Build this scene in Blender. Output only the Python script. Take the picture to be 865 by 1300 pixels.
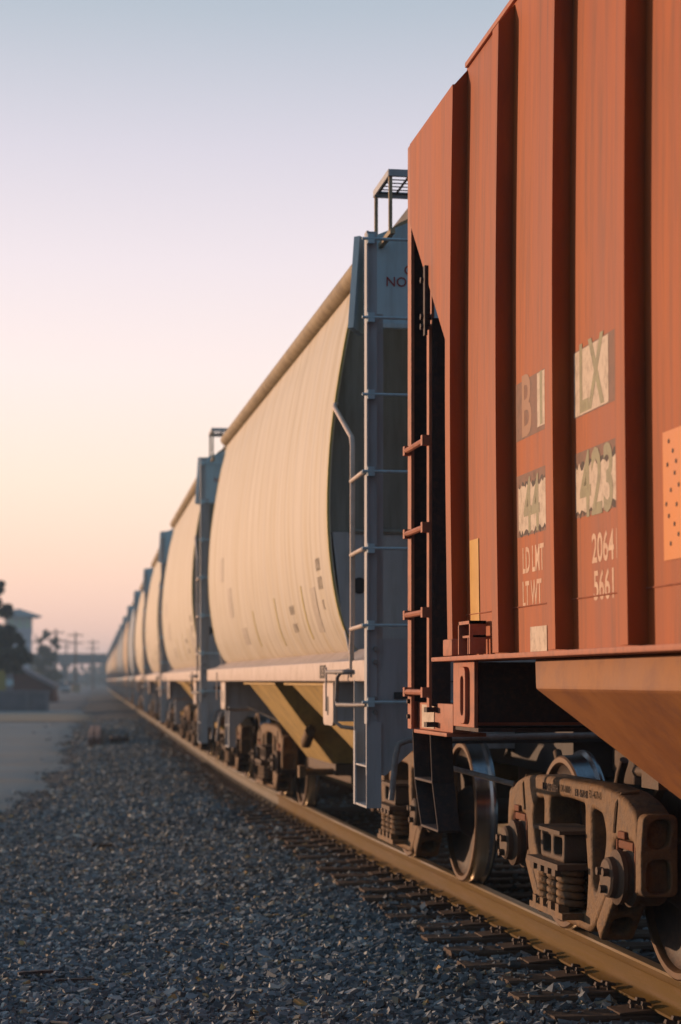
import bpy, bmesh, math, random
import numpy as np
from mathutils import Vector, Matrix
R = math.radians
random.seed(7)
rng = np.random.default_rng(11)
for o in list(bpy.data.objects):
    bpy.data.objects.remove(o)
SC = bpy.context.scene
COL = SC.collection

# ------------------------------------------------------------------ camera
ZR = 0.21            # height of the rail top
CAMZ = 1.52
TC = 3.61            # centre of the track, metres right of the camera
TH = math.atan((432.5 - 35) / 2400)
cam = bpy.data.cameras.new('camera')
co = bpy.data.objects.new('camera', cam)
COL.objects.link(co)
co.location = (0, 0, CAMZ)
co.rotation_euler = (R(90), 0, -TH)
cam.sensor_fit = 'HORIZONTAL'
cam.sensor_width = 24.0
cam.lens = 24.0 * 2400 / 865
cam.shift_y = (864 - 650) / 865
cam.clip_start = 0.2
cam.clip_end = 6000
cam.dof.use_dof = True
cam.dof.focus_distance = 8.6
cam.dof.aperture_fstop = 2.6
cam.dof.aperture_blades = 9
SC.camera = co

# ------------------------------------------------------------------ light
SUN_AZ = 47          # degrees left of the track direction
SUN_EL = 3.6
sdir = Vector((-math.sin(R(SUN_AZ)) * math.cos(R(SUN_EL)), math.cos(R(SUN_AZ)) * math.cos(R(SUN_EL)), math.sin(R(SUN_EL))))
sl = bpy.data.lights.new('sun', 'SUN')
sl.energy = 4.2
sl.angle = R(0.9)
sl.color = (1.0, 0.60, 0.36)
so = bpy.data.objects.new('sun', sl)
COL.objects.link(so)
so.rotation_euler = sdir.to_track_quat('Z', 'Y').to_euler()

W = bpy.data.worlds.new('World')
SC.world = W
W.use_nodes = True
nt = W.node_tree
nt.nodes.clear()
def N(t, tree=None, **k):
    n = (tree or nt).nodes.new(t)
    for a, v in k.items():
        setattr(n, a, v)
    return n
out = N('ShaderNodeOutputWorld')
bgd = N('ShaderNodeBackground')
sky = N('ShaderNodeTexSky', sky_type='NISHITA', sun_disc=False)
sky.sun_elevation = R(SUN_EL)
sky.sun_rotation = R(-SUN_AZ)
sky.altitude = 50
sky.air_density = 1.4
sky.dust_density = 3.0
bgn = N('ShaderNodeBackground')
bgn.inputs[1].default_value = 0.05
nt.links.new(sky.outputs[0], bgn.inputs[0])
tc = N('ShaderNodeTexCoord')
sep = N('ShaderNodeSeparateXYZ')
nt.links.new(tc.outputs['Generated'], sep.inputs[0])
def ramp(tree, stops, interp='LINEAR'):
    r = tree.nodes.new('ShaderNodeValToRGB')
    r.color_ramp.interpolation = interp
    e = r.color_ramp.elements
    while len(e) < len(stops):
        e.new(0.5)
    for i, (p, c) in enumerate(stops):
        e[i].position = p
        e[i].color = (*c, 1) if len(c) == 3 else c
    return r
# evening sky: warm band near the horizon towards the sun, blue dusk opposite and overhead (sine of elevation)
front = ramp(nt, [(0.0, (1.0, .64, .52)), (.025, (1.03, .66, .53)), (.06, (1.02, .705, .57)), (.105, (.97, .76, .66)), (.16, (.90, .76, .76)),
                  (.215, (.78, .69, .755)), (.27, (.62, .585, .685)), (.335, (.40, .455, .545)), (.45, (.18, .27, .38)), (.7, (.10, .17, .26)), (1.0, (.08, .15, .24))])
back = ramp(nt, [(0.0, (.075, .14, .20)), (.15, (.08, .155, .23)), (.5, (.09, .175, .27)), (1.0, (.10, .19, .30))])
nt.links.new(sep.outputs['Z'], front.inputs[0])
nt.links.new(sep.outputs['Z'], back.inputs[0])
dot = N('ShaderNodeVectorMath', operation='DOT_PRODUCT')
nt.links.new(tc.outputs['Generated'], dot.inputs[0])
dot.inputs[1].default_value = (-0.34, 0.94, 0)
mr = N('ShaderNodeMapRange', interpolation_type='SMOOTHSTEP')
mr.inputs['From Min'].default_value = -0.35
mr.inputs['From Max'].default_value = 0.82
nt.links.new(dot.outputs['Value'], mr.inputs['Value'])
mx = N('ShaderNodeMix', data_type='RGBA')
nt.links.new(mr.outputs[0], mx.inputs['Factor'])
nt.links.new(back.outputs[0], mx.inputs['A'])
nt.links.new(front.outputs[0], mx.inputs['B'])
nt.links.new(mx.outputs['Result'], bgd.inputs[0])
bgd.inputs[1].default_value = 1.0
addn = N('ShaderNodeAddShader')
nt.links.new(bgd.outputs[0], addn.inputs[0])
nt.links.new(bgn.outputs[0], addn.inputs[1])
nt.links.new(addn.outputs[0], out.inputs[0])

SC.view_settings.view_transform = 'Standard'
SC.view_settings.look = 'None'
SC.view_settings.exposure = 0.12
SC.view_settings.gamma = 1.0
SC.view_settings.use_curve_mapping = False
SC.cycles.use_denoising = True
SC.cycles.max_bounces = 6
SC.cycles.diffuse_bounces = 2
SC.cycles.volume_bounces = 0
SC.cycles.volume_step_rate = 4
SC.cycles.caustics_reflective = False
SC.cycles.caustics_refractive = False
SC.cycles.sample_clamp_indirect = 4.0

# ------------------------------------------------------------------ materials
def mat(name, c1, c2=None, rough=.7, metal=0., scale=3., stretch=(1, 1, 1), bump=0., bscale=40., dirt=None, dirt_amt=.0, spec=.35, lines=None, coord='Object', island=None):
    m = bpy.data.materials.new(name)
    m.use_nodes = True
    t = m.node_tree
    L = t.links.new
    b = t.nodes['Principled BSDF']
    b.inputs['Roughness'].default_value = rough
    b.inputs['Metallic'].default_value = metal
    b.inputs['Specular IOR Level'].default_value = spec
    if c2 is None:
        c2 = tuple(v * .72 for v in c1)
    g = N('ShaderNodeTexCoord', t)
    mp = N('ShaderNodeMapping', t)
    mp.inputs['Scale'].default_value = stretch
    L(g.outputs[coord], mp.inputs[0])
    n1 = N('ShaderNodeTexNoise', t)
    n1.inputs['Scale'].default_value = scale
    n1.inputs['Detail'].default_value = 7
    n1.inputs['Roughness'].default_value = .62
    L(mp.outputs[0], n1.inputs['Vector'])
    r1 = ramp(t, [(.32, c2), (.66, c1)])
    L(n1.outputs['Fac'], r1.inputs[0])
    col = r1.outputs[0]
    if island:
        gi = N('ShaderNodeNewGeometry', t)
        ri = ramp(t, island, 'CONSTANT')
        L(gi.outputs['Random Per Island'], ri.inputs[0])
        mi = N('ShaderNodeMix', t, data_type='RGBA', blend_type='MULTIPLY')
        mi.inputs['Factor'].default_value = 1
        L(col, mi.inputs['A'])
        L(ri.outputs[0], mi.inputs['B'])
        col = mi.outputs['Result']
    if dirt is not None:
        n2 = N('ShaderNodeTexNoise', t)
        n2.inputs['Scale'].default_value = scale * 2.3
        n2.inputs['Detail'].default_value = 9
        n2.inputs['Roughness'].default_value = .7
        L(mp.outputs[0], n2.inputs['Vector'])
        r2 = ramp(t, [(.47, (0, 0, 0)), (.70, (dirt_amt,) * 3)])
        L(n2.outputs['Fac'], r2.inputs[0])
        md = N('ShaderNodeMix', t, data_type='RGBA')
        L(r2.outputs[0], md.inputs['Factor'])
        L(col, md.inputs['A'])
        md.inputs['B'].default_value = (*dirt, 1)
        col = md.outputs['Result']
    hsrc = None
    if lines is not None:            # fine seams across y every `period` metres
        period, dark = lines
        sp = N('ShaderNodeSeparateXYZ', t)
        L(g.outputs[coord], sp.inputs[0])
        nz = N('ShaderNodeTexNoise', t)
        nz.inputs['Scale'].default_value = .8
        L(g.outputs[coord], nz.inputs['Vector'])
        ad = N('ShaderNodeMath', t, operation='MULTIPLY_ADD')
        L(nz.outputs['Fac'], ad.inputs[0])
        ad.inputs[1].default_value = .10
        L(sp.outputs['Y'], ad.inputs[2])
        mo = N('ShaderNodeMath', t, operation='PINGPONG')
        L(ad.outputs[0], mo.inputs[0])
        mo.inputs[1].default_value = period / 2
        rl = ramp(t, [(0, (dark,) * 3), (.035, (1, 1, 1))])
        L(mo.outputs[0], rl.inputs[0])
        ml = N('ShaderNodeMix', t, data_type='RGBA', blend_type='MULTIPLY')
        ml.inputs['Factor'].default_value = 1
        L(col, ml.inputs['A'])
        L(rl.outputs[0], ml.inputs['B'])
        col = ml.outputs['Result']
    L(col, b.inputs['Base Color'])
    rr = N('ShaderNodeMapRange', t)
    rr.inputs['To Min'].default_value = max(.05, rough - .12)
    rr.inputs['To Max'].default_value = min(1, rough + .14)
    L(n1.outputs['Fac'], rr.inputs['Value'])
    L(rr.outputs[0], b.inputs['Roughness'])
    if bump:
        nb = N('ShaderNodeTexNoise', t)
        nb.inputs['Scale'].default_value = bscale
        nb.inputs['Detail'].default_value = 6
        L(g.outputs[coord], nb.inputs['Vector'])
        bp = N('ShaderNodeBump', t)
        bp.inputs['Strength'].default_value = bump
        bp.inputs['Distance'].default_value = .02
        L(nb.outputs['Fac'], bp.inputs['Height'])
        L(bp.outputs[0], b.inputs['Normal'])
    return m

VS = (1, 3.2, .22)     # vertical streaks
M = dict(
    red=mat('red_paint', (.45, .120, .031), (.33, .076, .022), rough=.6, spec=.2, scale=2.2, stretch=VS, dirt=(.17, .065, .035), dirt_amt=.65, bump=.35, bscale=1.1),
    red_edge=mat('red_worn_paint', (.47, .17, .09), (.38, .115, .055), rough=.65, scale=5, dirt=(.16, .07, .05), dirt_amt=.7),
    rust_red=mat('rust_red_hopper', (.36, .15, .04), (.26, .10, .03), rough=.66, scale=2.0, dirt=(.15, .06, .04), dirt_amt=.6, bump=.08, bscale=14),
    cream=mat('pale_car_paint', (.63, .575, .475), (.53, .47, .37), rough=.6, scale=1.6, stretch=(1, 2.6, .16), dirt=(.42, .33, .16), dirt_amt=.8, lines=(.46, .80), bump=.22, bscale=.9),
    blue_cream=mat('blue_grey_car_paint', (.25, .33, .40), (.20, .26, .32), rough=.6, scale=1.6, stretch=(1, 2.6, .16), dirt=(.2, .2, .18), dirt_amt=.4, lines=(.46, .88)),
    tan_cream=mat('tan_car_paint', (.56, .42, .28), (.46, .34, .22), rough=.6, scale=1.6, stretch=(1, 2.6, .16), dirt=(.30, .22, .14), dirt_amt=.45, lines=(.46, .88)),
    sill=mat('pale_sill_paint', (.64, .54, .48), (.54, .45, .38), rough=.6, scale=3, dirt=(.33, .25, .18), dirt_amt=.5),
    grey=mat('grey_end_paint', (.46, .48, .50), (.37, .39, .41), rough=.6, scale=2.4, stretch=(2.5, 2.5, .3), dirt=(.25, .24, .22), dirt_amt=.55),
    plate=mat('blue_grey_end_plate', (.50, .66, .73), (.42, .57, .64), rough=.55, scale=2.4, stretch=(2.5, 2.5, .3), dirt=(.24, .27, .28), dirt_amt=.4),
    slope=mat('dusty_slope_sheet', (.31, .31, .275), (.22, .22, .195), rough=.75, scale=2.4, stretch=(3, 3, .3), dirt=(.13, .11, .08), dirt_amt=.6),
    yellow=mat('dusty_yellow_hopper', (.58, .41, .15), (.46, .32, .11), rough=.7, scale=2.6, dirt=(.2, .15, .08), dirt_amt=.6),
    yel_edge=mat('yellow_edge_paint', (.55, .45, .16), (.45, .36, .13), rough=.6, scale=6),
    stripe=mat('yellow_reflector', (.62, .33, .03), (.55, .28, .03), rough=.4, scale=8),
    rooft=mat('tan_roof', (.42, .34, .22), (.30, .23, .14), rough=.75, scale=4, dirt=(.13, .10, .07), dirt_amt=.7),
    dark=mat('dark_metal', (.05, .05, .052), (.03, .03, .032), rough=.65, scale=8, bump=.1),
    blackr=mat('black_rusty_and_shade', (.045, .03, .028), (.025, .02, .02), rough=.7, scale=14, dirt=(.10, .045, .03), dirt_amt=.7, bump=.1),  # rusty black parts, and painted shade on the red post and stile
    grip=mat('grey_iron_bar', (.30, .29, .28), (.20, .18, .17), rough=.55, scale=9, dirt=(.16, .09, .06), dirt_amt=.6),
    cast=mat('brown_cast_steel', (.225, .132, .06), (.155, .095, .048), rough=.72, scale=7, dirt=(.06, .05, .045), dirt_amt=.75, bump=.4, bscale=45),
    cast_dk=mat('dark_cast_steel', (.12, .082, .055), (.08, .058, .042), rough=.72, scale=8, dirt=(.14, .075, .045), dirt_amt=.6, bump=.2, bscale=60),
    rust=mat('orange_rust', (.21, .075, .033), (.14, .05, .025), rough=.8, scale=16, bump=.2),
    wplate=mat('wheel_plate_rust', (.06, .044, .036), (.04, .031, .027), rough=.6, scale=6, dirt=(.16, .085, .05), dirt_amt=.6, bump=.1),
    wrim=mat('wheel_rim', (.12, .065, .03), (.08, .045, .024), rough=.5, metal=.2, scale=9),
    tread=mat('polished_tread', (.34, .36, .39), (.22, .24, .26), rough=.22, metal=1, scale=5, stretch=(9, 1, 1)),
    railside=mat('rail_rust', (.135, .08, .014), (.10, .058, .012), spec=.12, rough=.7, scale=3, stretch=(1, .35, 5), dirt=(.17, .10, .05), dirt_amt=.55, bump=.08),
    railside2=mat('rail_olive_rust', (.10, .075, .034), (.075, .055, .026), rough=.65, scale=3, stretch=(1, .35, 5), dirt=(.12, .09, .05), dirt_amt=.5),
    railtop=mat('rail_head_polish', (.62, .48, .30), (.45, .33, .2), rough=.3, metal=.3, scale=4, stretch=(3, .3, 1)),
    tie=mat('creosote_timber', (.11, .075, .052), (.06, .043, .033), rough=.85, scale=5, stretch=(.5, 9, 6), dirt=(.13, .085, .055), dirt_amt=.6, bump=.4, bscale=30),
    tplate=mat('rusty_tie_plate', (.10, .062, .04), (.07, .044, .028), rough=.75, scale=12, bump=.2),
    spike=mat('dark_spike', (.075, .052, .04), (.045, .034, .028), rough=.7, scale=20),
    patch=mat('brown_patch', (.25, .125, .085), (.19, .095, .065), rough=.7, scale=7, dirt=(.10, .07, .05), dirt_amt=.7),
    peel=mat('pale_peeling_decal', (.62, .52, .40), (.52, .42, .31), rough=.6, scale=9, dirt=(.20, .14, .09), dirt_amt=.75),
    olive=mat('olive_lettering', (.30, .29, .16), (.20, .19, .11), rough=.6, scale=14, dirt=(.10, .08, .05), dirt_amt=.6),
    ochre=mat('ochre_lettering', (.34, .17, .09), (.28, .13, .07), rough=.6, scale=14),
    palelet=mat('faded_white_lettering', (.70, .50, .34), (.48, .24, .14), rough=.6, scale=16),
    fadelet=mat('faded_grey_lettering', (.40, .35, .27), (.50, .43, .35), rough=.6, scale=12),
    orange=mat('orange_patch_paint', (.70, .23, .035), (.58, .18, .04), rough=.55, scale=3),
    redlet=mat('red_lettering', (.34, .05, .05), (.28, .045, .045), rough=.6, scale=9),
    blacklet=mat('black_marking', (.04, .035, .03), (.03, .025, .02), rough=.7, scale=9),
)

# ------------------------------------------------------------------ mesh helpers
class MB:
    def __init__(s, sx=1, sy=1, off=(0, 0, 0)):
        s.b = bmesh.new(); s.sx = sx; s.sy = sy; s.off = off; s.mi = 0
    def v(s, x, y, z):
        return s.b.verts.new((x * s.sx + s.off[0], y * s.sy + s.off[1], z + s.off[2]))
    def f(s, vs):
        try:
            q = s.b.faces.new(vs); q.material_index = s.mi; return q
        except ValueError:
            return None
    def box(s, x0, x1, y0, y1, z0, z1):
        a = [s.v(x, y, z) for z in (z0, z1) for (x, y) in ((x0, y0), (x1, y0), (x1, y1), (x0, y1))]
        for q in ((0, 1, 2, 3), (4, 5, 6, 7), (0, 1, 5, 4), (1, 2, 6, 5), (2, 3, 7, 6), (3, 0, 4, 7)):
            s.f([a[i] for i in q])
        return s
    def hexa(s, p):          # eight corners, bottom ring then top ring
        a = [s.v(*q) for q in p]
        for q in ((0, 1, 2, 3), (4, 5, 6, 7), (0, 1, 5, 4), (1, 2, 6, 5), (2, 3, 7, 6), (3, 0, 4, 7)):
            s.f([a[i] for i in q])
        return s
    def prism(s, poly, axis, a0, a1):
        def P(u, w, a):
            return {'x': (a, u, w), 'y': (u, a, w), 'z': (u, w, a)}[axis]
        r0 = [s.v(*P(u, w, a0)) for u, w in poly]
        r1 = [s.v(*P(u, w, a1)) for u, w in poly]
        s.f(r0); s.f(r1)
        n = len(poly)
        for i in range(n):
            s.f([r0[i], r0[(i + 1) % n], r1[(i + 1) % n], r1[i]])
        return s
    def loft(s, rings, closed=True, caps=True):
        rs = [[s.v(*p) for p in r] for r in rings]
        n = len(rs[0])
        for a, c in zip(rs, rs[1:]):
            for i in range(n if closed else n - 1):
                s.f([a[i], a[(i + 1) % n], c[(i + 1) % n], c[i]])
        if closed and caps:
            s.f(rs[0]); s.f(rs[-1])
        return s
    def tube(s, pts, r, n=8):
        P = [Vector(p) for p in pts]
        rings = []
        up = None
        for i, p in enumerate(P):
            d = (P[min(i + 1, len(P) - 1)] - P[max(i - 1, 0)]).normalized()
            if up is None:
                up = Vector((0, 0, 1)) if abs(d.z) < .9 else Vector((1, 0, 0))
            a = d.cross(up).normalized(); c = a.cross(d).normalized(); up = c
            rings.append([tuple(p + (a * math.cos(t) + c * math.sin(t)) * r) for t in [2 * math.pi * k / n for k in range(n)]])
        return s.loft(rings)
    def lathe(s, prof, cy, cz, n=32, mats=None):     # about an axis along x: (radius, x)
        rings = []
        for r, x in prof:
            rings.append([s.v(x, cy + r * math.cos(2 * math.pi * k / n), cz + r * math.sin(2 * math.pi * k / n)) for k in range(n)] if r > 1e-6 else [s.v(x, cy, cz)])
        for j, (a, c) in enumerate(zip(rings, rings[1:])):
            if mats:
                s.mi = mats[j]
            for i in range(n):
                k = (i + 1) % n
                if len(a) == 1 and len(c) == 1: continue
                if len(a) == 1: s.f([a[0], c[k], c[i]])
                elif len(c) == 1: s.f([a[i], a[k], c[0]])
                else: s.f([a[i], a[k], c[k], c[i]])
        return s
    def mesh(s, mb_or_me, mtx):
        me = mb_or_me
        for q in me.polygons:
            pass
        vs = [s.v(*(mtx @ v.co)) for v in me.vertices]
        for q in me.polygons:
            s.f([vs[i] for i in q.vertices])
        return s
    def build(s, name, mats, parent=None, bevel=0, smooth=35, seg=2):
        bm = s.b
        bmesh.ops.recalc_face_normals(bm, faces=bm.faces[:])
        if bevel:
            es = [e for e in bm.edges if len(e.link_faces) == 2 and e.calc_face_angle(0) > R(28)]
            bmesh.ops.bevel(bm, geom=es, offset=bevel, segments=seg, affect='EDGES', profile=.6, clamp_overlap=True)
        me = bpy.data.meshes.new(name)
        bm.to_mesh(me); bm.free()
        if smooth:
            for p in me.polygons: p.use_smooth = True
            me.set_sharp_from_angle(angle=R(smooth))
        for m_ in (mats if isinstance(mats, (list, tuple)) else [mats]):
            me.materials.append(M[m_] if isinstance(m_, str) else m_)
        o = bpy.data.objects.new(name, me)
        COL.objects.link(o)
        o.parent = parent
        return o

def tag(o, label, cat, group=None, kind=None):
    if label: o['label'] = label
    if cat: o['category'] = cat
    if group: o['group'] = group
    if kind: o['kind'] = kind
    return o
def empty(name, loc, rz=0):
    o = bpy.data.objects.new(name, None); COL.objects.link(o)
    o.location = loc; o.rotation_euler = (0, 0, rz); o.empty_display_size = .3
    return o
KIDS = {}
def kids(o):
    return [c for c in COL.objects if c.parent == o]
def rounded(poly, r, k=4):
    n = len(poly); res = []
    for i in range(n):
        p0, p, p1 = Vector(poly[i - 1]), Vector(poly[i]), Vector(poly[(i + 1) % n])
        a, c = p0 - p, p1 - p
        rr = min(r, a.length * .45, c.length * .45)
        s, e = p + a.normalized() * rr, p + c.normalized() * rr
        for j in range(k + 1):
            t = j / k
            q = s * (1 - t) ** 2 + p * 2 * t * (1 - t) + e * t * t
            res.append((q.x, q.y))
    return res
def curve_mesh(outlines, depth, bevel, seg=2):
    cu = bpy.data.curves.new('tmp', 'CURVE')
    cu.dimensions = '2D'; cu.fill_mode = 'BOTH'
    cu.extrude = depth / 2 - bevel; cu.bevel_depth = bevel; cu.bevel_resolution = seg; cu.offset = -bevel
    for pl in outlines:
        sp = cu.splines.new('POLY')
        sp.points.add(len(pl) - 1)
        for p, q in zip(sp.points, pl):
            p.co = (q[0], q[1], 0, 1)
        sp.use_cyclic_u = True
    ob = bpy.data.objects.new('tmp', cu); COL.objects.link(ob)
    me = bpy.data.meshes.new_from_object(ob.evaluated_get(bpy.context.evaluated_depsgraph_get()))
    bpy.data.objects.remove(ob); bpy.data.curves.remove(cu)
    return me
YZ = lambda x, sy=1: Matrix(((0, 0, 1, x), (sy, 0, 0, 0), (0, 1, 0, 0), (0, 0, 0, 1)))   # curve plane -> (y, z), depth along x
XZ = lambda y: Matrix(((1, 0, 0, 0), (0, 0, 1, y), (0, 1, 0, 0), (0, 0, 0, 1)))          # curve plane -> (x, z), depth along y
def text_mesh(s, size, depth=.002, stretch=1., align='CENTER', fat=0.):
    cu = bpy.data.curves.new('tmp', 'FONT')
    cu.body = s; cu.size = size; cu.extrude = depth; cu.align_x = align; cu.align_y = 'CENTER'
    cu.resolution_u = 3; cu.offset = fat
    ob = bpy.data.objects.new('tmp', cu); COL.objects.link(ob)
    me = bpy.data.meshes.new_from_object(ob.evaluated_get(bpy.context.evaluated_depsgraph_get()))
    bpy.data.objects.remove(ob); bpy.data.curves.remove(cu)
    for v in me.vertices: v.co.x *= stretch
    return me
def side_text(parent, name, s, size, y, z, x, m_, stretch=1., depth=.0008):
    b = MB(); b.mesh(text_mesh(s, size, depth, stretch), Matrix(((0, 0, -1, x), (-1, 0, 0, y), (0, 1, 0, z), (0, 0, 0, 1))))
    return b.build(name, m_, parent, smooth=0)
def end_text(parent, name, s, size, x, z, y, m_, stretch=1.):
    b = MB(); b.mesh(text_mesh(s, size, .002, stretch, 'LEFT'), Matrix(((1, 0, 0, x), (0, 0, -1, y), (0, 1, 0, z), (0, 0, 0, 1))))
    return b.build(name, m_, parent, smooth=0)

# track path: straight beside the camera, then a gentle bend to the right
KC = .0019
YB0, YB1 = 14., 32.4
def off(Y):
    if Y < YB0: return 0.
    if Y < YB1: return KC / 2 * (Y - YB0) ** 2
    return KC / 2 * (YB1 - YB0) ** 2 + KC * (YB1 - YB0) * (Y - YB1)
def head(Y):
    return 0. if Y < YB0 else KC * (min(Y, YB1) - YB0)

# ------------------------------------------------------------------ ground
def noise2(x, y, s):
    return (np.sin(x * 1.7 / s + 1.3) * np.cos(y * 1.1 / s + .4) + np.sin(x * .61 / s - y * .83 / s + 2.1) + .5 * np.sin(x * 3.1 / s + y * 2.3 / s)) / 2.5
def ground_z(X, Y, rough=1.):
    X = np.asarray(X, float); Y = np.asarray(Y, float)
    o_ = np.where(Y < YB0, 0, np.where(Y < YB1, KC / 2 * (np.clip(Y, YB0, YB1) - YB0) ** 2, KC / 2 * (YB1 - YB0) ** 2 + KC * (YB1 - YB0) * (Y - YB1)))
    x = X - o_
    t = np.clip((x - .2) / 2.0, 0, 1); t = t * t * (3 - 2 * t)
    z = -.13 + t * .106
    t2 = np.clip((x - 5.2) / 2.0, 0, 1)
    z = z - .15 * t2
    return z + (.012 * noise2(X, Y, .45) + .006 * noise2(Y, X, .13)) * rough
def grid(name, xs, ys, zf, m_, kind='structure'):
    X, Y = np.meshgrid(xs, ys)
    Z = zf(X, Y)
    n, k = len(ys), len(xs)
    me = bpy.data.meshes.new(name)
    idx = np.arange(n * k).reshape(n, k)
    fc = np.stack([idx[:-1, :-1], idx[:-1, 1:], idx[1:, 1:], idx[1:, :-1]], -1).reshape(-1, 4)
    me.from_pydata(np.stack([X, Y, Z], -1).reshape(-1, 3).tolist(), [], fc.tolist())
    for p in me.polygons: p.use_smooth = True
    me.materials.append(m_)
    o = bpy.data.objects.new(name, me); COL.objects.link(o)
    o['kind'] = kind
    return o
mg = mat('ballast_ground', (.09, .10, .105), (.045, .052, .056), rough=.9, scale=26, dirt=(.16, .12, .085), dirt_amt=.5, bump=1.0, bscale=22, spec=.2)
xs = np.concatenate([np.array([-800, -500, -250, -100, -50, -25, -12, -8]), np.arange(-5, 8.01, .16), np.array([9, 11, 14, 20, 30, 60, 150, 400, 800])])
ys = np.concatenate([np.array([-60, -20, -5, 0, 4]), np.arange(6, 40, .2), np.arange(40, 100, 1.), np.array([110, 130, 160, 200, 260, 340, 450, 600, 760, 900])])
grid('ground', xs, ys, ground_z, mg)
# compacted earth and asphalt left of the track
md = mat('packed_earth', (.25, .29, .30), (.20, .235, .245), rough=.92, scale=.22, dirt=(.31, .255, .19), dirt_amt=.8, bump=.12, bscale=30, spec=.15)
ma = mat('worn_asphalt', (.16, .175, .185), (.11, .122, .13), rough=.9, scale=.7, dirt=(.13, .115, .10), dirt_amt=.7, bump=.25, bscale=30, spec=.2)
def patch_grid(name, y0, y1, edge, dz, m_, left=-160, ny=60):
    V, Fc = [], []
    ysx = np.linspace(y0, y1, ny)
    ts = np.concatenate([[0, .5, .8, .9], np.linspace(.94, 1, 14)])
    for y in ysx:
        e = edge(y)
        for t in ts:
            x = left + (e - left) * t
            V.append((x, y, float(ground_z(x, y, 0)) + dz * (1 if t < .997 else -1.5) + .008 * math.sin(x * 1.3 + y * .7)))
    k = len(ts)
    for i in range(ny - 1):
        for j in range(k - 1):
            a = i * k + j
            Fc.append((a, a + 1, a + k + 1, a + k))
    me = bpy.data.meshes.new(name); me.from_pydata(V, [], Fc)
    for p in me.polygons: p.use_smooth = True
    me.materials.append(m_)
    o = bpy.data.objects.new(name, me); COL.objects.link(o); o['kind'] = 'structure'
    return o
def lot_edge(y):
    e = float(np.interp(y, (18.5, 20, 21.3, 24, 27, 37, 48, 73, 110), (-4.5, -1.6, -.35, .05, .30, .62, .45, .62, .6)))
    return e + off(y) + .10 * math.sin(y * 1.1) + .05 * math.sin(y * 3.1)
patch_grid('dirt_lot', 18.5, 104, lot_edge, .034, md, ny=220)
patch_grid('asphalt_road', 104.01, 420, lambda y: .6 + off(y) + .3 * math.sin(y * .1), .04, ma, ny=80)
def plain(name, y0, y1, x0, x1, dz, m_):
    ysx = np.linspace(y0, y1, 12); xsx = np.linspace(x0, x1, 30)
    return grid(name, xsx, ysx, lambda X, Y: ground_z(X, Y) + dz, m_)
mt = mat('tan_dirt', (.33, .27, .195), (.27, .225, .165), rough=.9, scale=.5, bump=.15, bscale=30, spec=.2)
patch_grid('dirt_path', 74, 92, lambda y: 1.0 + off(y) + .25 * math.sin(y * .8), .06, mt, ny=30)

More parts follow.
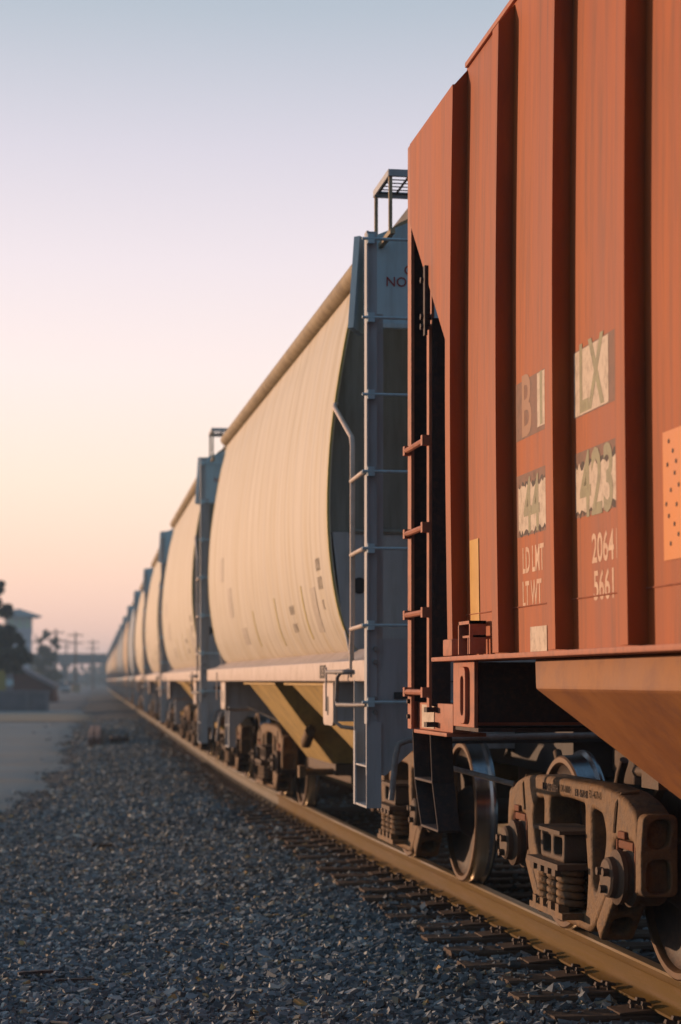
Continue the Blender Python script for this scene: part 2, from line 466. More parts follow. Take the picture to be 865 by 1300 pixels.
# loose ballast stones
def lump():
    v = np.array([(x, y, z) for z in (-1, 1) for y in (-1, 1) for x in (-1, 1)], float) * .8
    f = np.array([(0, 2, 3), (0, 3, 1), (4, 5, 7), (4, 7, 6), (0, 1, 5), (0, 5, 4), (2, 6, 7), (2, 7, 3), (0, 4, 6), (0, 6, 2), (1, 3, 7), (1, 7, 5)])
    return v, f
TIE_P = .515
TIE_Y0 = 5.7
tie_info = []
def stones():
    v0, f0 = lump()
    P = []
    c, s_ = math.cos(TH), math.sin(TH)
    for (ya, yb, dens, rmin, rmax) in ((7.2, 12, 2400, .008, .029), (12, 18, 1600, .009, .031), (18, 30, 700, .015, .036), (30, 48, 200, .022, .045), (48, 75, 60, .035, .06)):
        xa, xb = -3.5, 6.0 + off(yb)
        n = int((xb - xa) * (yb - ya) * dens)
        X = rng.uniform(xa, xb, n); Y = rng.uniform(ya, yb, n)
        zc = Y * c + X * s_; xc = X * c - Y * s_
        px = 432.5 + 2400 * xc / zc
        o_ = np.array([off(y) for y in np.linspace(ya, yb, 200)])
        ov = np.interp(Y, np.linspace(ya, yb, 200), o_)
        keep = (px > -25) & (px < 890)
        xr = X - ov
        keep &= (xr < 2.85) | (rng.uniform(0, 1, n) < .35)
        le = np.array([lot_edge(y) if y > 18.5 else -9 for y in np.linspace(ya, yb, 200)])
        lv = np.interp(Y, np.linspace(ya, yb, 200), le)
        keep &= (X > lv - .05) | (rng.uniform(0, 1, n) < .22 * np.exp(-(lv - X) / .35))
        # clear of the ties
        k = np.round((Y - TIE_Y0) / TIE_P)
        dy = np.abs(Y - (TIE_Y0 + k * TIE_P))
        ontie = (np.abs(xr - TC) < 1.27) & (dy < .115)
        keep &= ~ontie | (rng.uniform(0, 1, n) < .09)
        keep &= ~((np.abs(xr - TC + .755) < .09) | (np.abs(xr - TC - .755) < .09))
        keep &= ~(ontie & (np.abs(np.abs(xr - TC) - .755) < .2))
        X, Y, ontie = X[keep], Y[keep], ontie[keep]
        r = rmin + (rmax - rmin) * rng.uniform(0, 1, len(X)) ** 2.0
        P.append((X, Y, r, ontie))
    X = np.concatenate([p[0] for p in P]); Y = np.concatenate([p[1] for p in P]); r = np.concatenate([p[2] for p in P]); ot = np.concatenate([p[3] for p in P])
    n = len(X)
    Z = ground_z(X, Y) + r * rng.uniform(.0, .55, n) + np.where(ot, .03, 0)
    sc = np.stack([r * rng.uniform(.8, 1.7, n), r * rng.uniform(.6, 1.15, n), r * rng.uniform(.25, .75, n)], -1)
    V = v0[None] * (1 + rng.uniform(-.48, .30, (n, 8, 3))) * sc[:, None, :]
    ax = rng.normal(0, .45, n); ay = rng.normal(0, .45, n); az = rng.uniform(0, 6.283, n)
    def rot(V, a, i, j):
        ca, sa = np.cos(a)[:, None], np.sin(a)[:, None]
        W_ = V.copy()
        W_[..., i] = V[..., i] * ca - V[..., j] * sa
        W_[..., j] = V[..., i] * sa + V[..., j] * ca
        return W_
    V = rot(rot(rot(V, ax, 1, 2), ay, 0, 2), az, 0, 1)
    V += np.stack([X, Y, Z], -1)[:, None, :]
    Fc = (f0[None] + (np.arange(n) * 8)[:, None, None]).reshape(-1, 3)
    me = bpy.data.meshes.new('ballast_stones')
    me.vertices.add(n * 8); me.vertices.foreach_set('co', V.reshape(-1).astype(np.float32))
    me.loops.add(len(Fc) * 3); me.loops.foreach_set('vertex_index', Fc.reshape(-1).astype(np.int32))
    me.polygons.add(len(Fc)); me.polygons.foreach_set('loop_start', (np.arange(len(Fc)) * 3).astype(np.int32))
    me.polygons.foreach_set('use_smooth', np.zeros(len(Fc), dtype=bool))
    me.update(calc_edges=True); me.validate()
    ms = mat('ballast_stone', (.25, .28, .285), (.17, .192, .198), rough=.75, scale=1.6, spec=.35,
             island=[(0, (.40, .45, .50)), (.25, (.60, .66, .72)), (.55, (.90, .96, 1.03)), (.80, (1.3, 1.33, 1.36)), (.90, (1.35, 1.05, .75)), (.955, (2.3, 2.1, 1.85)), (.99, (2.0, 1.2, .5))])
    me.materials.append(ms)
    o = bpy.data.objects.new('ballast_stones', me); COL.objects.link(o)
    tag(o, 'crushed grey ballast stones spread beside and between the rails', 'ballast', None, 'stuff')
    print('stones', n)
stones()

# ------------------------------------------------------------------ track
def rail_obj(xoff, ya, yb, matside):
    prof = [(-.07, -.18), (-.07, -.168), (-.02, -.150), (-.0085, -.135), (-.0085, -.055), (-.034, -.042), (-.0365, -.034), (-.0365, -.010), (-.028, -.001),
            (0, 0), (.028, -.001), (.0365, -.010), (.0365, -.034), (.034, -.042), (.0085, -.055), (.0085, -.135), (.02, -.150), (.07, -.168), (.07, -.18)]
    ysx = list(np.arange(ya, min(yb, 60), 1.0)) + (list(np.arange(max(60, ya), yb, 6.0)) if yb > 60 else []) + [yb]
    b = MB()
    rings = [[(TC + xoff + off(y) + px, y, ZR + pz) for px, pz in prof] for y in ysx]
    b.loft(rings)
    for f in b.b.faces:
        cz = sum(v.co.z for v in f.verts) / len(f.verts)
        if cz > ZR - .006 and abs(f.normal.z) >= 0 and all(v.co.z > ZR - .011 for v in f.verts):
            f.material_index = 1
    return b.build('rail', [matside, 'railtop'], smooth=40)
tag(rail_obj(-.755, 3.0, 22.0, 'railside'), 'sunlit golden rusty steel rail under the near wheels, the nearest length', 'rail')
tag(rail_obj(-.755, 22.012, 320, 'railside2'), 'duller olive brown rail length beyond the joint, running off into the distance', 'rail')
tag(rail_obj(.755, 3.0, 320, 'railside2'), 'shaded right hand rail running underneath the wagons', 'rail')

def tie_proto(k):
    b = MB()
    L0, w, h = 1.28 + rng.uniform(-.06, .06), .108 + rng.uniform(-.008, .01), .17
    n = 10
    rings = []
    for i in range(n + 1):
        x = -L0 + 2 * L0 * i / n
        j = lambda a: rng.uniform(-a, a)
        rings.append([(x, -w + j(.006), -h), (x, w + j(.006), -h), (x, w + j(.006), -.012 + j(.005)), (x, w - .02, 0 + j(.004)), (x, 0, -.004 + j(.006)), (x, -w + .02, j(.004)), (x, -w + j(.006), -.012 + j(.005))])
    b.loft(rings)
    return b
SPK = None
def plate_mb(sx):
    b = MB(sx)
    b.prism([(.755 - .19, 0), (.755 + .235, 0), (.755 + .235, .009), (.755 + .082, .02), (.755 + .072, .012), (.755 - .072, .012), (.755 - .082, .022), (.755 - .19, .010)], 'y', -.095, .095)
    return b
protos = []
GT = 'railway ties under the track'
LT = 'weathered dark timber tie half buried in ballast with a rusty plate under the rail'
for k in range(4):
    t = tie_proto(k).build('railway_tie', 'tie', smooth=0)
    tag(t, LT, 'railway tie', GT)
    pl = []
    for sx in (-1, 1):
        p = plate_mb(sx).build('tie_plate', 'tplate', t, smooth=0, bevel=.003, seg=1)
        pl.append(p)
    sp = []
    for (sx_, sy_) in ((-.86, -.05), (-.85, .055), (-.90, .0), (-.665, .05)):
        b = MB()
        hx = .018 if sx_ < -.75 else -.018
        zt = .032 + rng.uniform(0, .012)
        b.box(sx_ - .009, sx_ + .009, sy_ - .009, sy_ + .009, .0, zt)
        b.hexa([(sx_ - .016, sy_ - .016, zt - .002), (sx_ + .013 + hx, sy_ - .016, zt - .004), (sx_ + .013 + hx, sy_ + .016, zt - .004), (sx_ - .016, sy_ + .016, zt - .002),
                (sx_ - .01, sy_ - .012, zt + .014), (sx_ + .01 + hx, sy_ - .012, zt + .008), (sx_ + .01 + hx, sy_ + .012, zt + .008), (sx_ - .01, sy_ + .012, zt + .014)])
        sp.append(b.build('rail_spike', 'spike', pl[0], smooth=0))
    protos.append((t, pl, sp))
def place(o, x, y, z, rz):
    o.location = (x, y, z); o.rotation_euler = (0, 0, rz)
used = set()
for i in range(122):
    y = TIE_Y0 + i * TIE_P + random.uniform(-.02, .02)
    t0, pl0, sp0 = protos[i % 4]
    if i < 4:
        t = t0
    else:
        t = t0.copy(); COL.objects.link(t)
        for j, p in enumerate(pl0):
            c = p.copy(); COL.objects.link(c); c.parent = t
            if j == 0 and y < 34:
                for q in sp0:
                    d = q.copy(); COL.objects.link(d); d.parent = c
    place(t, TC + off(y) + (random.uniform(-.0, .0)), y, ZR - .193, -head(y) + random.uniform(-.012, .012))

# ------------------------------------------------------------------ freight truck (bogie)
def make_truck(parent, y, detail=True):
    # the part itself is the bolster; its pieces are sub-parts
    b = MB()
    b.hexa([(-.95, -.17, .40), (.95, -.17, .40), (.95, .17, .40), (-.95, .17, .40), (-.95, -.17, .60), (.95, -.17, .60), (.95, .17, .60), (-.95, .17, .60)])
    b.lathe([(0, 0), (.0, 0)], 0, 0, 4) if False else None
    for sx in (-1, 1):
        me = curve_mesh([rounded([(-.205, .45), (.205, .45), (.215, .59), (-.215, .59)], .03),
                         rounded([(-.165, .48), (-.025, .48), (-.025, .565), (-.17, .565)], .02)[::-1],
                         rounded([(.025, .48), (.165, .48), (.17, .565), (.025, .565)], .02)[::-1]], .24, .012)
        q = MB(sx * .955); q.mesh(me, YZ(1.06))
        b.mesh(tmp_mesh(q), Matrix())
        lip = MB(sx * .955); lip.box(.98, 1.215, -.245, .235, .588, .605); lip.box(.98, 1.235, -.275, .275, .425, .452)
        for yy in (-.19, -.063, .063, .19): lip.box(1.15, 1.23, yy - .03, yy + .03, .392, .426)
        b.mesh(tmp_mesh(lip), Matrix())
    b.tube([(0, 0, .60), (0, 0, .72)], .2, 20)
    tr = b.build('truck', 'cast_dk', parent, bevel=0, smooth=40)
    tr.location = (0, y, 0)
    # side frames
    half = [(0, .835), (.50, .835), (.78, .815), (.93, .785), (1.055, .735), (1.07, .60), (1.07, .40), (1.037, .385), (1.034, .585), (1.0, .615), (.77, .615), (.735, .585), (.715, .43), (.60, .315), (.46, .19), (.36, .145), (0, .145)]
    outl = rounded(half + [(-a, c) for a, c in half[::-1] if a > 0], .045, 3)
    cw = rounded([(-.315, .235), (.315, .235), (.345, .40), (.30, .60), (.30, .735), (.08, .745), (-.08, .745), (-.30, .735), (-.30, .60), (-.345, .40)], .03, 3)[::-1]
    tw = [(.405, .725), (.575, .705), (.625, .62), (.60, .53), (.47, .34), (.42, .37)]
    holes = [cw, rounded(tw, .04, 4), rounded([(-a, c) for a, c in tw][::-1], .04, 4)]
    me_sf = curve_mesh([outl] + holes, .17, .022, 3)
    me_end = curve_mesh([rounded([(-.0858, .392), (.0858, .392), (.0858, .60), (.075, .742), (-.0858, .742)], .035, 4),
                         rounded([(-.045, .595), (.055, .595), (.05, .715), (-.062, .725)], .05, 5)[::-1],
                         rounded([(-.055, .405), (.055, .405), (.055, .545), (-.05, .555)], .04, 5)[::-1]], .075, .008)
    for sx in (-1, 1):
        b = MB(sx * .955)
        b.mesh(me_sf, YZ(1.02))
        for ey in (-1, 1):
            b.mesh(me_end, Matrix(((1, 0, 0, 1.02), (0, 0, ey, ey * 1.082), (0, 1, 0, 0), (0, 0, 0, 1))))
            # flanged end of the lower arm, with its core hole, below the journal
            p0, p1 = Vector((.47, .18)), Vector((.735, .44))
            dv = (p1 - p0).normalized(); nv = Vector((dv.y, -dv.x))
            L_ = (p1 - p0).length
            me_arm = curve_mesh([rounded([(-.085, 0), (.085, 0), (.085, L_), (-.085, L_)], .03, 3), rounded([(-.05, .05), (.05, .05), (.045, .17), (-.045, .17)], .04, 5)[::-1], rounded([(-.05, .21), (.05, .21), (.05, .32), (-.05, .32)], .04, 5)[::-1]], .09, .014)
            c0 = p0 + nv * .03
            b.mesh(me_arm, Matrix(((1, 0, 0, 1.02), (0, ey * dv.x, ey * nv.x, ey * c0.x), (0, dv.y, nv.y, c0.y), (0, 0, 0, 1))))
            # column ribs and the strap over the shoulder
            b.tube([(1.00, ey * .80, .822), (1.085, ey * .80, .812), (1.108, ey * .795, .77), (1.108, ey * .76, .64)], .009, 6)
        b.box(.99, 1.215, -.29, .29, .195, .225)
        for yy in (-.2, -.07, .07, .2): b.box(1.16, 1.215, yy - .028, yy + .028, .225, .262)
        sf = b.build('side_frame', 'cast', tr, smooth=40)
        # springs
        for (x, rad, w, rows) in ((1.14, .056, .0175, (-.185, -.02, .15)), (.99, .06, .0175, (-.16, 0, .17))):
            for yy in rows:
                s = MB(sx * .955)
                pts = []
                turns = 5
                for i in range(turns * 14 + 1):
                    a = 2 * math.pi * i / 14
                    pts.append((x + rad * math.cos(a), yy + rad * math.sin(a), .238 + .178 * i / (turns * 14)))
                s.tube(pts, w, 7)
                s.build('coil_spring', 'cast', tr, smooth=60)
        for ey in (-1, 1):
            s = MB(sx * .955)
            s.lathe([(0, .93), (.118, .93), (.128, .95), (.128, 1.02), (.118, 1.035), (.118, 1.06), (.132, 1.065), (.132, 1.085), (.112, 1.095), (.112, 1.12), (.120, 1.125), (.120, 1.145), (.09, 1.16), (.088, 1.185), (.078, 1.195), (0, 1.195)], ey * .89, .457, 28)
            for k in range(3):
                a = 2 * math.pi * k / 3 + .5
                s.tube([(1.19, ey * .89 + .05 * math.cos(a), .457 + .05 * math.sin(a)), (1.222, ey * .89 + .05 * math.cos(a), .457 + .05 * math.sin(a))], .019, 6)
            s.build('journal_bearing', 'cast_dk', tr, smooth=35)
            s = MB(sx * .955)
            s.box(.96, 1.10, ey * .89 - .10, ey * .89 + .10, .575, .612)
            s.box(.97, 1.122, ey * .89 - .05, ey * .89 + .05, .622, .655)
            s.box(.95, 1.10, ey * .89 - .135, ey * .89 - .115, .40, .612); s.box(.95, 1.10, ey * .89 + .115, ey * .89 + .135, .40, .612)
            s.build('bearing_adapter', 'rust', tr, bevel=.008, smooth=0)
    for ey in (-1, 1):
        for sx in (-1, 1):
            s = MB(sx)
            prof = [(.085, .86), (.105, .86), (.125, .83), (.15, .80), (.17, .765), (.25, .765), (.34, .772), (.39, .785), (.408, .80), (.415, .822), (.42, .828), (.446, .828), (.455, .82), (.4575, .80), (.460, .745), (.464, .730), (.474, .722), (.483, .715), (.486, .703), (.482, .692), (.47, .688), (.40, .688), (.385, .70), (.36, .715), (.25, .70), (.16, .68), (.13, .63), (.085, .62)]
            mi = [0 if i < 8 else (1 if i < 12 else (2 if i < 20 else 0)) for i in range(len(prof))]
            s.lathe(prof, ey * .89, .457, 64, mi)
            s.build('wheel', ['wplate', 'wrim', 'tread'], tr, smooth=30)
        s = MB(); s.lathe([(0, -.95), (.075, -.95), (.075, -.86), (.086, -.85), (.086, -.6), (.078, -.3), (.078, .3), (.086, .6), (.086, .85), (.075, .86), (.075, .95), (0, .95)], ey * .89, .457, 20)
        s.build('axle', 'cast_dk', tr, smooth=40)
        s = MB(); s.box(-.72, .72, ey * .33 - .04, ey * .33 + .04, .34, .40)
        for sx in (-1, 1):
            s.box(sx * .80 - .05, sx * .80 + .05, ey * .395 - .03, ey * .395 + .03, .30, .52)
        s.tube([(-.7, ey * .36, .36), (0, ey * .22, .34), (.7, ey * .36, .36)], .025, 6)
        s.build('brake_beam', 'cast_dk', tr, smooth=40)
    return tr
def tmp_mesh(b):
    bmesh.ops.recalc_face_normals(b.b, faces=b.b.faces[:])
    me = bpy.data.meshes.new('tmp'); b.b.to_mesh(me); b.b.free()
    return me
def copy_part(o, parent, loc):
    c = o.copy(); COL.objects.link(c); c.parent = parent; c.location = loc
    for ch in kids(o):
        d = ch.copy(); COL.objects.link(d); d.parent = c
    return c
def make_coupler(parent, ye, e, m_='cast_dk'):
    b = MB(1, e)
    y0 = abs(ye)
    b.box(-.07, .07, y0 - .5, y0 + .34, .76, .92)
    b.hexa([(-.16, y0 + .30, .70), (.12, y0 + .30, .70), (.12, y0 + .62, .70), (-.10, y0 + .50, .70), (-.16, y0 + .30, .98), (.12, y0 + .30, .98), (.12, y0 + .62, .98), (-.10, y0 + .50, .98)])
    b.tube([(-.42, y0 - .02, .88), (-.42, y0 + .05, .80), (-.40, y0 + .30, .45), (-.28, y0 + .55, .36), (-.1, y0 + .62, .40)], .028, 8)
    b.build('coupler', m_, parent, bevel=.01, smooth=40)

# ------------------------------------------------------------------ pale covered hopper car
SEC = [(1.40, 1.50), (1.455, 1.56), (1.535, 1.755), (1.593, 2.07), (1.618, 2.44), (1.602, 2.867), (1.558, 3.24), (1.485, 3.66), (1.435, 3.86), (1.40, 4.02)]
def smooth_sec(sec, n=28):
    P = np.array(sec); t = np.linspace(0, len(P) - 1, n)
    res = []
    for u in t:
        i = int(min(u, len(P) - 2)); f = u - i
        p0, p1, p2, p3 = P[max(i - 1, 0)], P[i], P[i + 1], P[min(i + 2, len(P) - 1)]
        q = .5 * ((2 * p1) + (-p0 + p2) * f + (2 * p0 - 5 * p1 + 4 * p2 - p3) * f ** 2 + (-p0 + 3 * p1 - 3 * p2 + p3) * f ** 3)
        res.append(tuple(q))
    return res
SS = smooth_sec(SEC)
YT = 4.11      # half length of the tube
TKG = 3.76
YE = 5.55      # half length of the car
def make_grey(loc, rz):
    root = empty('covered_hopper_car', loc, rz)
    YN, YF = 5.55, 5.30          # post planes at the near and far end
    TN, TF = 4.11, 4.85          # tube ends
    for sx in (-1, 1):
        b = MB(sx)
        ny = 24
        rings = []
        for i in range(ny + 1):
            y = -TN + (TN + TF) * i / ny
            rings.append([(w, y, h) for w, h in SS] + [(w - .02, y, h) for w, h in SS[::-1]])
        b.loft(rings)
        b.build('side_panel', 'cream', root, smooth=50)
        for e in (-1, 1):
            b = MB(sx, e)
            YT = TF if e > 0 else TN
            b.loft([[(w + .003, YT - .035, h), (w + .003, YT + .001, h), (w - .012, YT + .001, h), (w - .012, YT - .035, h)] for w, h in SS])
            b.build('edge_strip', 'yel_edge', root, smooth=50)
        b = MB(sx)
        b.loft([[(1.40, y, 1.525), (1.49, y, 1.46), (1.60, y, 1.435), (1.60, y, 1.305), (1.52, y, 1.295), (1.40, y, 1.295)] for y in (-YN + .068, -TN, 0, TF, YF - .068)])
        b.build('side_sill', 'sill', root, bevel=.012, smooth=40)
        b = MB(sx)
        b.tube([(1.415, -TN - .35, 4.06), (1.415, TF + .02, 4.06)], .065, 14)
        b.build('eave_rail', 'rooft', root, smooth=50)
    b = MB()
    rf = [(1.40 * math.sin(a), 4.06 + .33 * (math.cos(a * .9) - math.cos(R(90) * .9)) / (1 - math.cos(R(90) * .9))) for a in np.linspace(-R(90), R(90), 25)]
    b.loft([[(x, y, z) for x, z in rf] + [(x * .97, y, z - .04) for x, z in rf[::-1]] for y in (-TN - .9, 0, TF + .1)])
    b.build('roof', 'rooft', root, smooth=40)
    b = MB(); 
    for x0 in (-.75, .30):
        for k in range(6): b.box(x0 + .08 * k, x0 + .08 * k + .03, -TN - .8, TF + .2, 4.44, 4.47)
        for k in range(16): b.box(x0, x0 + .45, -TN - .7 + k * .6, -TN - .66 + k * .6, 4.41, 4.439)
    b.build('running_board', 'grey', root, smooth=0)
    for y in (-2.4, 0, 2.4):
        b = MB(); b.prism(rounded([(-.28, y - .55), (.28, y - .55), (.28, y + .55), (-.28, y + .55)], .1), 'z', 4.36, 4.50); b.build('roof_hatch', 'dark', root, bevel=.02)
    for e in (-1, 1):
        we = 1.54 if e < 0 else 1.33
        YE, YT = (YN, TN) if e < 0 else (YF, TF)
        # slope sheet and bulkhead inside the end cage
        b = MB(1, e)
        up = [(w - .02, h) for w, h in SS if h > 2.34]
        up = [(1.592, 2.312)] + up + [(0, 4.36)]
        b.prism(up + [(-w, h) for w, h in up[:-1][::-1]], 'y', YT - .05, YT - .018)
        b.build('end_slope', 'slope', root, smooth=0)
        b = MB(1, e); b.prism([(-1.43, 1.30), (1.43, 1.30), (1.52, 1.75), (1.585, 2.31), (-1.585, 2.31), (-1.52, 1.75)], 'y', YT - .03, YT + .001); b.build('bulkhead', 'grey', root, smooth=0)
        b = MB(1, e); b.tube([(-1.47, YT + .0, 2.315), (1.47, YT + .0, 2.315)], .02, 6); b.build('bulkhead_seam', 'slope', root)
        for sx in (-1, 1):
            b = MB(sx, e); b.tube([(1.40, YT - .005, 1.95), (1.40, YT + .006, 1.95)], .055, 18); b.build('vent_hole', 'dark', root)
        # top end plate with side flanges
        we = 1.54 if e < 0 else 1.33
        b = MB(1, e)
        b.prism([(-we, 3.53), (-we, 4.05), (-1.1, 4.23), (0, 4.45), (1.1, 4.23), (we, 4.05), (we, 3.53)], 'y', YE - .47, YE - .44)
        for sx in ((-1, 1) if e < 0 else ()):
            b.hexa([(sx * 1.535, YE - .70, 3.50), (sx * 1.64, YE - .46, 3.50), (sx * 1.61, YE - .43, 3.50), (sx * 1.50, YE - .67, 3.50), (sx * 1.50, YE - .70, 4.10), (sx * 1.60, YE - .46, 4.07), (sx * 1.57, YE - .43, 4.07), (sx * 1.47, YE - .67, 4.10)])
        ep = b.build('end_plate', 'plate', root, smooth=0)
        b = MB(1, e); b.box(-we + .04, we - .04, YE - .45, YE - .40, 3.50, 3.528); b.build('plate_flange', 'plate', ep, smooth=0)
        # corner posts with rungs across the end
        for sx in (-1, 1):
            kx = sx * (.865 if e > 0 else 1)
            b = MB(kx, e)
            b.box(1.535, 1.59, YE - .03, YE - .018, 1.05, 4.0); b.box(1.588, 1.60, YE - .085, YE - .0, 1.05, 4.0)
            b.box(1.485, 1.545, YE - .1, YE - .085, 1.5, 3.52)
            cp = b.build('corner_post', 'grey', root, smooth=0)
            for h in (1.18, 1.64, 2.10, 2.56, 3.02, 3.48, 3.95):
                b = MB(kx, e)
                b.tube([(1.585, YE + .02, h), (1.15, YE + .05, h), (.70, YE + .05, h)] if False else [(1.63, YE + .012, h), (.98, YE + .012, h)], .0095, 7)
                b.box(1.555, 1.597, YE - .0, YE + .02, h - .028, h + .028)
                b.build('rung', 'plate', cp, smooth=40)
            for h in (1.12, 1.2, 1.42, 1.5):
                b = MB(kx, e); b.tube([(1.545, YE - .02, h), (1.545, YE + .0, h)], .016, 6); b.build('rivet', 'grip', cp)
            b = MB(kx, e); b.box(.96, 1.0, YE - .03, YE - .018, 1.1, 4.0); b.box(.99, 1.0, YE - .08, YE - .03, 1.1, 4.0); b.build('ladder_stile', 'grey', root, smooth=0)
            # pipe handrail and side rungs
            b = MB(kx, e)
            b.tube([(1.535, YT - .06, 3.20), (1.565, YT + .0, 3.165), (1.575, YT + .05, 3.14), (1.605, YE - .52, 2.83), (1.61, YE - .46, 2.77), (1.61, YE - .46, 1.66), (1.60, YE - .56, 1.52), (1.60, YE - .55, 1.33)], .017, 8)
            hp = b.build('handrail', 'sill', root, smooth=60)
            for h in (1.64, 2.10, 2.56):
                b = MB(kx, e); b.tube([(1.615, YE - .48, h - .01), (1.615, YE - .03, h)], .014, 8); b.build('rung', 'sill', hp, smooth=60)
            # lower stile and stirrup step
            b = MB(kx, e)
            b.box(1.51, 1.60, YE - .47, YE - .455, .545, 1.33); b.box(1.592, 1.605, YE - .455, YE - .40, .545, 1.0)
            b.box(1.51, 1.60, YE - .455, YE - .02, .545, .558); b.box(1.51, 1.60, YE - .455, YE - .02, .79, .80)
            b.box(1.51, 1.60, YE - .02, YE - .008, .545, 1.06)
            b.build('stirrup_step', 'grey', root, smooth=0)
            b = MB(kx, e)
            b.tube([(1.60, 4.30, 1.365), (1.655, 4.32, 1.365), (1.66, 5.0, 1.365), (1.655, 5.06, 1.365), (1.60, 5.08, 1.365)], .013, 8)
            b.tube([(1.60, 4.93, 1.375), (1.65, 4.86, 1.36), (1.66, 4.80, 1.33), (1.66, 4.76, 1.18), (1.66, 4.80, 1.155), (1.65, 5.3, 1.16), (1.60, 5.53, 1.165)], .0135, 8)
            b.build('grab_iron', 'grip', root, smooth=60)
            # jacking pad at the bolster end
            b = MB(sx, e)
            b.prism(rounded([(3.53, 1.294), (3.985, 1.294), (3.985, 1.05), (3.95, 1.0), (3.56, 1.0), (3.53, 1.05)], .03), 'x', 1.535, 1.56)
            b.tube([(1.545, 3.97, 1.31), (1.545, 3.97, 1.03), (1.50, 3.97, .995), (1.42, 3.97, .985), (1.15, 3.97, .99)], .016, 6)
            b.box(1.60, 1.612, 3.96, 3.975, 1.10, 1.40)
            jp = b.build('jacking_pad', 'sill', root, bevel=.004)
            b = MB(sx, e); b.prism(rounded([(3.72, 1.07), (3.79, 1.07), (3.79, 1.2), (3.72, 1.2)], .03), 'x', 1.558, 1.5625); b.build('slot', 'dark', jp)
            # big end sheet beside the post
            b = MB(kx, e)
            b.prism([(1.595, .74), (1.595, 1.56), (.80, 1.56), (.80, 1.02), (1.05, .98), (1.30, .90), (1.48, .74)], 'y', YE - .06, YE - .032)
            es = b.build('end_sheet', 'grey', root, smooth=0)
            for (x, h) in ((1.53, .98), (1.53, .86), (1.53, 1.30), (1.53, 1.38)):
                b = MB(kx, e); b.lathe([(0, -.012), (.012, -.010), (.02, .0)], 0, 0, 10)
                me = tmp_mesh(b)
                b = MB(); b.mesh(me, Matrix(((0, 1, 0, x * kx), (1, 0, 0, e * (YE - .031)), (0, 0, 1, h), (0, 0, 0, 1))) @ Matrix.Diagonal((-e if False else e * -1, 1, 1, 1)))
                b.build('rivet', 'grip', es, smooth=60)
            b = MB(kx, e); b.box(.84, 1.30, YE - .034, YE - .026, 1.30, 1.306); b.box(1.26, 1.43, YE - .034, YE - .022, 1.20, 1.24)
            b.build('bracket', 'dark', es)
            # crossover platform on the roof corner, at the near end only
            if e > 0: continue
            b = MB(sx, e)
            y0 = YE - .56; y1 = YE - .05
            for k in range(11): b.box(.30 + .112 * k, .30 + .112 * k + .014, y0, y1, 4.370, 4.376)
            for k in range(7): b.box(.30, 1.45, y0 + .08 * k, y0 + .08 * k + .014, 4.371, 4.375)
            pf = b.build('roof_platform', 'dark', root, smooth=0)
            b = MB(sx, e); b.box(.30, 1.46, y0 - .012, y0, 4.345, 4.385); b.box(.30, 1.46, y1, y1 + .012, 4.345, 4.385); b.box(1.45, 1.462, y0, y1, 4.345, 4.385); b.build('platform_frame', 'grey', pf, smooth=0)
            b = MB(sx, e); b.box(1.435, 1.455, y0, y0 + .025, 4.05, 4.345); b.box(1.435, 1.455, y1 - .025, y1, 4.02, 4.345)
            b.box(1.42, 1.45, YE - .45, y1 + .01, 4.0, 4.03); b.build('platform_leg', 'rooft', pf, smooth=0)
            b = MB(sx, e)
            for k in range(6): b.hexa([(.35 + .17 * k, YE - 1.45, 4.23), (.38 + .17 * k, YE - 1.45, 4.23), (.38 + .17 * k, YE - .56, 4.23), (.35 + .17 * k, YE - .56, 4.23), (.35 + .17 * k, YE - 1.45, 4.30), (.38 + .17 * k, YE - 1.45, 4.30), (.38 + .17 * k, YE - .56, 4.30), (.35 + .17 * k, YE - .56, 4.30)])
            b.build('roof_tread', 'dark', root, smooth=0)
        # uncoupling lever
        b = MB(1, e)
        b.tube([(0.1, YE + .10, .98), (-.95, YE + .08, .97), (-1.36, YE + .07, .955), (-1.42, YE + .07, .93), (-1.44, YE + .08, .86), (-1.47, YE + .1, .60)], .019, 8)
        b.build('uncoupling_lever', 'grip', root, smooth=60)
        b = MB(1, e); b.box(-1.2, 1.2, YE - .05, YE + .01, .93, .985); b.box(-.32, .32, YE - 1.2, YE - .02, .72, 1.05)
        b.build('end_sill', 'dark', root, bevel=.006, smooth=0)
        # bolster
        b = MB(1, e)
        b.box(-1.53, 1.53, 3.56, 3.965, 1.03, 1.295)
        b.hexa([(-.9, 3.58, .84), (.9, 3.58, .84), (.9, 3.95, .84), (-.9, 3.95, .84), (-1.3, 3.58, 1.03), (1.3, 3.58, 1.03), (1.3, 3.95, 1.03), (-1.3, 3.95, 1.03)])
        b.build('body_bolster', 'grey', root, smooth=0)
        make_coupler(root, YE, e)
    b = MB(); b.box(-.28, .28, -YN + .3, YF - .3, .72, 1.05); b.build('center_sill', 'dark', root, smooth=0)
    # two hopper bays
    for (t0, t1, b0, b1) in ((.05, 2.10, .40, 2.05), (-3.05, -1.05, -2.75, -2.05)):
        b = MB()
        b.hexa([(-1.47, t0, 1.296), (1.47, t0, 1.296), (1.47, t1, 1.296), (-1.47, t1, 1.296), (-.88, b0, .55), (.88, b0, .55), (.88, b1, .55), (-.88, b1, .55)])
        hp = b.build('hopper_bay', ['yellow', 'blackr'], root, smooth=0)
        hp.data.polygons[0].use_smooth = False
        b = MB()
        b.box(-.86, .86, b0 - .05, b1 + .05, .44, .548); b.box(-.7, .7, b0 + .05, b1 - .05, .36, .44)
        b.build('gate_frame', 'cast_dk', hp, bevel=.01)
